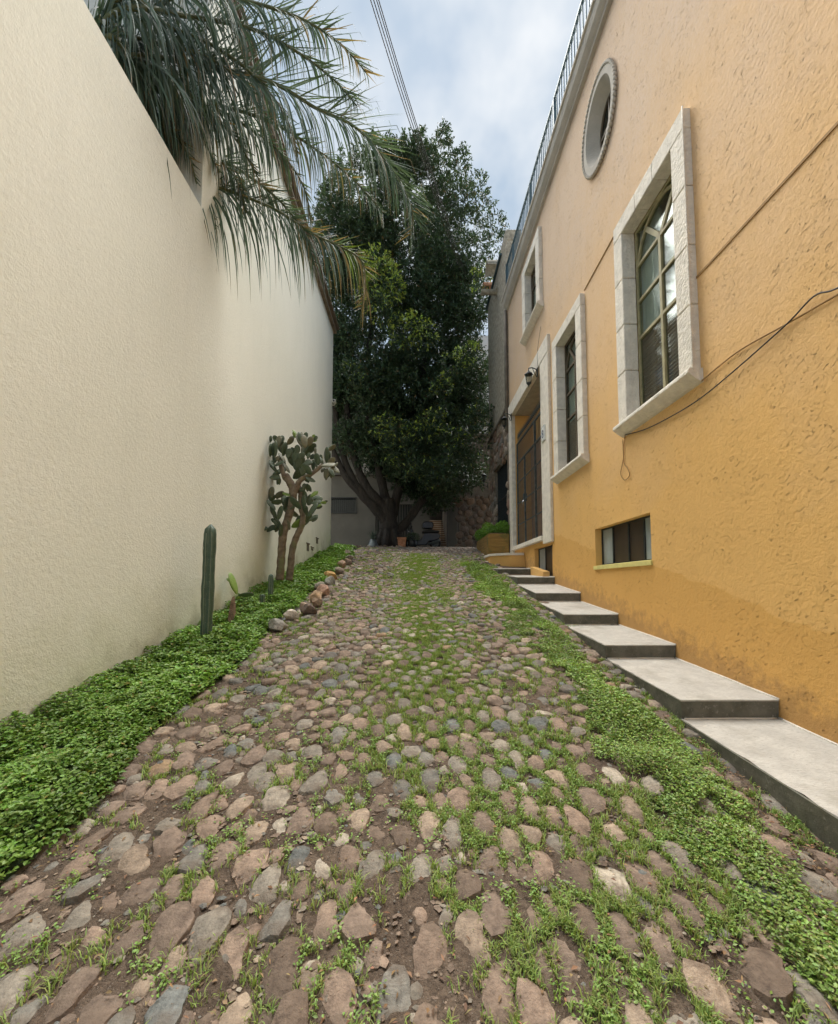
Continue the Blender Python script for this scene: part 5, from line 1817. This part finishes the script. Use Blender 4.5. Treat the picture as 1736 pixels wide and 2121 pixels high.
# ---------------------------------------------------------------- cacti
def column(name, x, y, z0, z1, r, ribs, label, lean=(0, 0)):
    o = empty(name, (x, y, z0), label, 'cactus')
    n = ribs * 6; H = z1 - z0
    vs = []; fs = []; lv = 26
    for i in range(lv + 1):
        t = i / lv
        z = H * t
        rad = r * (.80 + .2 * min(1, t * 3)) * (1 + .04 * math.sin(t * 17) + .03 * math.sin(t * 41))
        if abs(t - .8) < .02: rad *= .93
        if t > .93: rad = r * math.sqrt(max(0.02, 1 - ((t - .93) / .07) ** 2))
        for k in range(n):
            a = 2 * PI * k / n
            rr = rad * (1 + .13 * abs(math.cos(a * ribs / 2)) * 2 - .13)
            vs.append((rr * math.cos(a) + lean[0] * t, rr * math.sin(a) + lean[1] * t, z))
    for i in range(lv):
        for k in range(n):
            k2 = (k + 1) % n
            fs.append((i * n + k, i * n + k2, (i + 1) * n + k2, (i + 1) * n + k))
    fs.append(tuple(lv * n + k for k in range(n)))
    b = MB(); b.add(vs, fs); b.build('stem', M['column'], o, True, loc=(0, 0, 0))
    sp = MB()
    for k in range(ribs):
        a = 2 * PI * k / ribs
        pts = []
        for i in range(0, lv - 1):
            t = i / lv
            rad = r * (.80 + .2 * min(1, t * 3)) * (1 + .04 * math.sin(t * 17) + .03 * math.sin(t * 41)) * 1.135
            pts.append((rad * math.cos(a) + lean[0] * t, rad * math.sin(a) + lean[1] * t, H * t))
        sp.tube(pts, .0028, 4)
        for i in range(0, 60):
            t = i / 64; rad = r * 1.12
            p = Vector((rad * math.cos(a) + lean[0] * t, rad * math.sin(a) + lean[1] * t, H * t))
    meta(sp.build('areole_line', M['spine'], o, True, loc=(0, 0, 0)), kind=None)
    return o
column('column_cactus', -2.47, 5.02, .98, 2.47, .062, 7, 'tall single column cactus standing against the cream wall', (.015, 0))
column('column_cactus', -2.35, 6.85, 1.40, 1.92, .034, 7, 'short slim column cactus in the bed, right of the two-pad cactus')
column('column_cactus', -2.40, 6.62, 1.36, 1.60, .035, 7, 'stubby column cactus at the foot of the short slim one')
# cut stump
rock('cactus_stump', -2.43, 5.62, .13, .13, .46, (.25, .165, .12), 'reddish brown upright stump between the tall cactus and the two-pad cactus', None, 77, 'rock', .0, 0)['category'] = 'stump'

def padmesh(name, mat):
    import bmesh
    bm = bmesh.new(); bmesh.ops.create_icosphere(bm, subdivisions=3, radius=1)
    for v in bm.verts:
        z = v.co.z
        s_ = .75 + .25 * (z * .5 + .5)
        if z < 0: s_ *= 1 - .25 * z * z
        v.co.x *= .5 * s_; v.co.y *= .10 * (1 + .15 * math.sin(v.co.x * 9)); v.co.z = z * .5
    me = bpy.data.meshes.new(name); bm.to_mesh(me); bm.free()
    me.polygons.foreach_set('use_smooth', [True] * len(me.polygons)); me.materials.append(mat)
    return me
PM = {k: padmesh('pad', M[v]) for k, v in (('d', 'pad'), ('o', 'padold'), ('n', 'padnew'))}
pear = empty('prickly_pear', (-2.45, 7.8, 1.62), 'tree-like prickly pear cactus with two bare trunks against the cream wall', 'cactus')
def kp(sx, sy, Y):      # photograph position to the plane at distance Y
    return Vector(P3(sx * 1736 / 1999, sy * 1736 / 1999, Y))
def pad(sx, sy, ln, wd, ang, kind='d', Y=None, root=pear, sc=8.483, ox=640, oy=1000):
    Y = Y if Y is not None else 7.9 + rnd.uniform(-.28, .25)
    p = kp(ox + sx / sc, oy + sy / sc, Y)
    u = 1736 / 1999 / sc / 870 * Y
    o = link('pad', PM[kind], root)
    L_ = ln * u * (1.22 if root is pear else 1)
    wd *= (1.22 if root is pear else 1)
    W_ = wd * u
    th = min(1, max(.0, W_ / (L_ + 1e-6)))
    o.location = p - root.location
    # narrow outlines are pads turned edge-on
    turn = math.acos(min(1, max(.2, (W_ / L_) / .72)))
    o.scale = (L_ * .72, max(L_ * .9, .12), L_)
    o.rotation_mode = 'XYZ'
    o.matrix_basis = Matrix.Translation(p - root.location) @ Matrix.Rotation(-math.atan2(p.x, p.y), 4, 'Z') @ Matrix.Rotation(R(ang), 4, 'Y') @ Matrix.Rotation(turn * rnd.choice((-1, 1)), 4, 'Z') @ Matrix.Rotation(rnd.uniform(-.2, .2), 4, 'X') @ Matrix.Diagonal((L_ * .72, max(L_ * .85, .13), L_, 1))
    return o
PD = [(490,210,110,50,-35,'n'),(480,260,110,45,-20,'n'),(590,300,160,80,-10),(640,290,150,70,0,'o'),(710,290,150,90,10),(430,320,90,60,80),(400,390,170,85,35,'o'),(590,380,200,100,-25,'o'),
 (690,400,240,130,0,'o'),(800,400,200,110,35,'o'),(870,310,110,60,30,'n'),(925,330,90,70,20),(900,385,90,50,60,'n'),(690,560,300,120,0,'o'),(820,560,260,100,35),(550,570,160,120,0),(380,650,180,130,15),
 (510,720,200,120,10),(600,830,240,170,25),(0,350,120,55,5),(70,340,110,50,-15),(110,330,120,60,-60),(160,400,210,110,0,'o'),(100,550,280,60,-5),(40,560,230,65,0),(230,480,240,95,-15,'o'),(285,560,250,90,8),
 (0,580,230,60,-3),(-40,690,90,120,90),(60,740,170,90,-10),(145,755,90,80,20,'o'),(240,740,200,85,-25,'o'),(55,920,220,90,-20),(180,860,190,85,50),(100,980,200,60,-35),(180,1030,230,110,60),
 (100,1150,180,120,80),(195,1230,130,60,10),(330,950,210,80,-30,'o'),(420,800,200,90,-20),(770,850,160,110,75),(750,980,230,130,-40),(860,720,120,80,40),(960,770,210,110,-10),(1030,770,130,70,-40),
 (920,600,130,40,0,'o'),(1150,680,280,80,0),(1260,530,160,55,45,'o'),(1200,890,270,120,70,'o'),(1250,800,160,95,60,'o'),(1350,880,90,50,30,'o'),(1340,980,180,100,-40,'o'),(1260,1050,190,100,0,'o'),
 (1150,1080,210,100,-5,'o'),(1070,1000,90,80,20,'o'),(600,1060,290,150,50),(740,1170,170,90,-40),(830,1190,180,100,-60),(700,1330,110,90,20),(800,1370,140,80,-30),(500,1450,270,105,20),
 (350,1500,150,70,-70,'n'),(200,1510,190,100,60,'o'),(150,1660,180,85,80),(30,1480,240,110,10,'o'),(50,1590,170,90,20),(360,1680,250,130,30),(650,1400,130,110,80),(720,1540,200,90,-15),
 (820,1610,200,115,20),(910,1490,160,85,50,'n'),(940,1575,160,95,75),(960,1665,180,95,80),(1100,1670,100,42,90,'n'),(1000,1730,115,52,60,'n'),(700,1660,230,95,0),(740,1830,230,75,-15),
 (530,1680,270,90,-35),(450,1740,210,115,40),(430,1860,330,75,-65,'o'),(880,1820,290,105,25),(780,2010,240,95,20),(900,1985,180,85,55),(600,2100,260,130,60,'n'),(220,1880,250,95,10),(40,1720,210,95,-40),
 (90,1880,230,70,-30),(150,2010,210,70,-30),(180,2180,180,90,20,'o'),(60,2190,180,100,80),(-110,2200,150,95,80),(-230,2180,90,55,85),(250,2240,200,80,-5),(380,2120,190,90,-20,'o'),(130,2090,120,60,-20),
 (640,700,150,100,40),(540,930,200,130,-20),(680,1010,180,120,20),(470,600,140,80,-30),(780,700,120,70,10),(880,900,200,70,0)]
for a in PD: pad(*a)
for a in PD[2:]:
    if rnd.random() < .62:
        pad(a[0] + rnd.uniform(-50, 50), a[1] + rnd.uniform(-50, 60), a[2] * rnd.uniform(.7, 1), a[3] * rnd.uniform(.8, 1.1), a[4] + rnd.uniform(-40, 40), 'd', 8.0 + rnd.uniform(-.1, .4))
def ktrunk(pts, rads, Yb=7.85):
    P = cat([kp(450 + x / 3.72, 980 + y / 3.72, Yb) for x, y in pts], 5)
    n = len(P); rs = [rads[0] + (rads[1] - rads[0]) * i / (n - 1) for i in range(n)]
    rs = [r * (1 + .07 * math.sin(i * 1.9)) for i, r in enumerate(rs)]
    b = MB(); b.tube(P, rs, 12)
    o = b.build('trunk', M['ptrunk'], pear, True)
ktrunk([(812, 1500), (818, 1400), (825, 1250), (835, 1100), (880, 930), (918, 760), (900, 650), (840, 560)], (.075, .072))
ktrunk([(918, 760), (950, 660), (985, 600), (1080, 545), (1180, 460)], (.06, .032), 7.8)
ktrunk([(895, 1500), (905, 1400), (920, 1230), (955, 1110), (1000, 1010), (1005, 920), (985, 830), (985, 730), (960, 640)], (.068, .045), 7.95)
ktrunk([(840, 580), (800, 470), (790, 420)], (.05, .025), 7.8)
# little two-pad cactus
p2 = empty('small_prickly_pear', (-2.3, 6.1, 1.27), 'small prickly pear with one upright and one flat pad', 'cactus')
for a in ((405, 1530, 205, 55, -26, 'n'), (520, 1628, 130, 42, 78, 'd'), (365, 1500, 50, 24, -40, 'n'), (455, 1650, 60, 30, 40, 'n')):
    pad(a[0], a[1], a[2], a[3], a[4], a[5], 6.1, p2, 3.72, 450, 980)

# ---------------------------------------------------------------- things by the tree
ag = empty('potted_agave', (-1.72, 16.5, 3.2), 'spiky agave in a galvanised metal pot left of the tree trunk', 'potted plant')
b = MB(); b.lathe([(.10, 3.52), (.13, 3.50), (.15, 3.40), (.22, 3.27), (.26, 3.18), (.2, 3.17)][::-1], (-1.68, 16.5, 0), 16); b.build('pot', M['zinc'], ag, True)
for k in range(20):
    a = k * 2.4; el = .25 + (k % 5) * .28
    d_ = Vector((math.cos(a) * math.cos(el), math.sin(a) * math.cos(el), math.sin(el)))
    sd = Vector((-math.sin(a), math.cos(a), 0)); p = Vector((-1.68, 16.5, 3.52)); l_ = rnd.uniform(.38, .52)
    b = MB(); b.add([p - sd * .02, p + sd * .02, p + d_ * l_ * .5 + sd * .025 + Vector((0, 0, .02)), p + d_ * l_ * .5 - sd * .025 + Vector((0, 0, .02)), p + d_ * l_ - Vector((0, 0, .03))], [(0, 1, 2, 3), (3, 2, 4)])
    b.build('leaf', M['column'], ag)
tp_ = empty('terracotta_trough', (-.54, 16.5, 3.2), 'square terracotta pot with dry stems in front of the trunk', 'potted plant')
b = MB(); b.prism([(-.68, 3.16), (-.41, 3.16), (-.38, 3.55), (-.71, 3.55)], 16.35, 16.62, 'Y'); b.box(-.73, -.36, 16.33, 16.64, 3.55, 3.59); b.build('pot', M['tile'], tp_)
for k in range(7):
    x = -.66 + k * .04
    b = MB(); b.tube([(x, 16.5, 3.55), (x + rnd.uniform(-.1, .1), 16.5, 3.85), (x + rnd.uniform(-.2, .2), 16.5, 4.2)], .008, 4); b.build('stem', M['bark'], tp_)
pt = empty('dark_pot', (-.12, 16.6, 3.2), 'dark round flower pot between the terracotta pot and the scooter', 'potted plant')
b = MB(); b.lathe([(.12, 3.15), (.18, 3.3), (.2, 3.5), (.17, 3.5)], (-.12, 16.6, 0), 14); b.build('pot', M['bikeblack'], pt, True)
P, Dn, Nn, Lf, Wf, c = ball_leaves([(-.12, 16.6, 3.62, .26, .2, .16)], 350, (.05, .1), (.02, .035), lambda n, k: jit((.05, .09, .035), n, .3))
V, q, t_, C = leaves(P, Dn, Nn, Lf, Wf, c, .2, .1, .5, True)
fo = link('foliage', np_mesh('foliage', V, q, t_, C, M['ficus']), pt, (.12, -16.6, -3.2))

mo = empty('scooter', (.35, 17.6, 3.22), 'black motor scooter with a top case parked right of the tree', 'motor scooter')
def wheel(x, y, z, r_w):
    b = MB()
    n = 20; vs = []; fs = []
    for k in range(n):
        a = 2 * PI * k / n
        for j in range(6):
            bb2 = 2 * PI * j / 6; rr = r_w - .05 + .05 * math.cos(bb2)
            vs.append((x + rr * math.cos(a), y + .05 * math.sin(bb2), z + rr * math.sin(a)))
    for k in range(n):
        for j in range(6):
            fs.append((k * 6 + j, k * 6 + (j + 1) % 6, ((k + 1) % n) * 6 + (j + 1) % 6, ((k + 1) % n) * 6 + j))
    b.add(vs, fs)
    w = b.build('wheel', M['rubber'], mo, True)
    b = MB(); b.lathe([(0, -.02), (r_w - .1, -.02), (r_w - .1, .02), (0, .02)], (x, y, z), 14, 'Y'); b.build('rim', M['gateiron'], w)
wheel(-.22, 17.6, 3.48, .25); wheel(.82, 17.6, 3.48, .25)
b = MB(); b.prism([(-.35, 3.62), (-.02, 3.45), (.1, 3.38), (.45, 3.40), (.55, 3.55), (.95, 3.62), (1.05, 3.78), (.95, 3.92), (.35, 3.90), (.22, 3.62), (.02, 3.60), (-.12, 4.05), (-.24, 4.1), (-.2, 3.75)], 17.45, 17.75, 'Y')
b.build('body', M['bikeblack'], mo, bevel=.03)
b = MB(); b.prism([(.25, 3.91), (.98, 3.93), (1.0, 4.0), (.6, 4.05), (.3, 4.0)], 17.43, 17.77, 'Y'); b.build('seat', M['rubber'], mo, bevel=.03)
b = MB(); b.prism([(.28, 4.08), (.72, 4.08), (.76, 4.25), (.70, 4.38), (.34, 4.38), (.25, 4.25)], 17.40, 17.80, 'Y'); b.build('top_case', M['bikeblack'], mo, bevel=.04)
b = MB(); b.tube([(-.15, 17.25, 4.16), (-.18, 17.45, 4.12), (-.18, 17.75, 4.12), (-.15, 17.95, 4.16)], .018, 6); b.build('handlebar', M['rubber'], mo, True)
b = MB(); b.lathe([(.02, 0), (.06, .02), (.02, .04)], (-.2, 17.22, 4.32), 10, 'X'); b.build('mirror', M['chrome'], mo, True)
b = MB(); b.lathe([(0, 0), (.07, .02), (.08, .06), (.0, .06)], (-.34, 17.6, 3.98), 12, 'X'); b.build('headlight', M['chrome'], mo, True)
b = MB(); b.tube([(.5, 17.42, 3.42), (.75, 17.40, 3.5), (1.02, 17.40, 3.6)], [.03, .05, .055], 8); b.build('exhaust', M['gateiron'], mo, True)
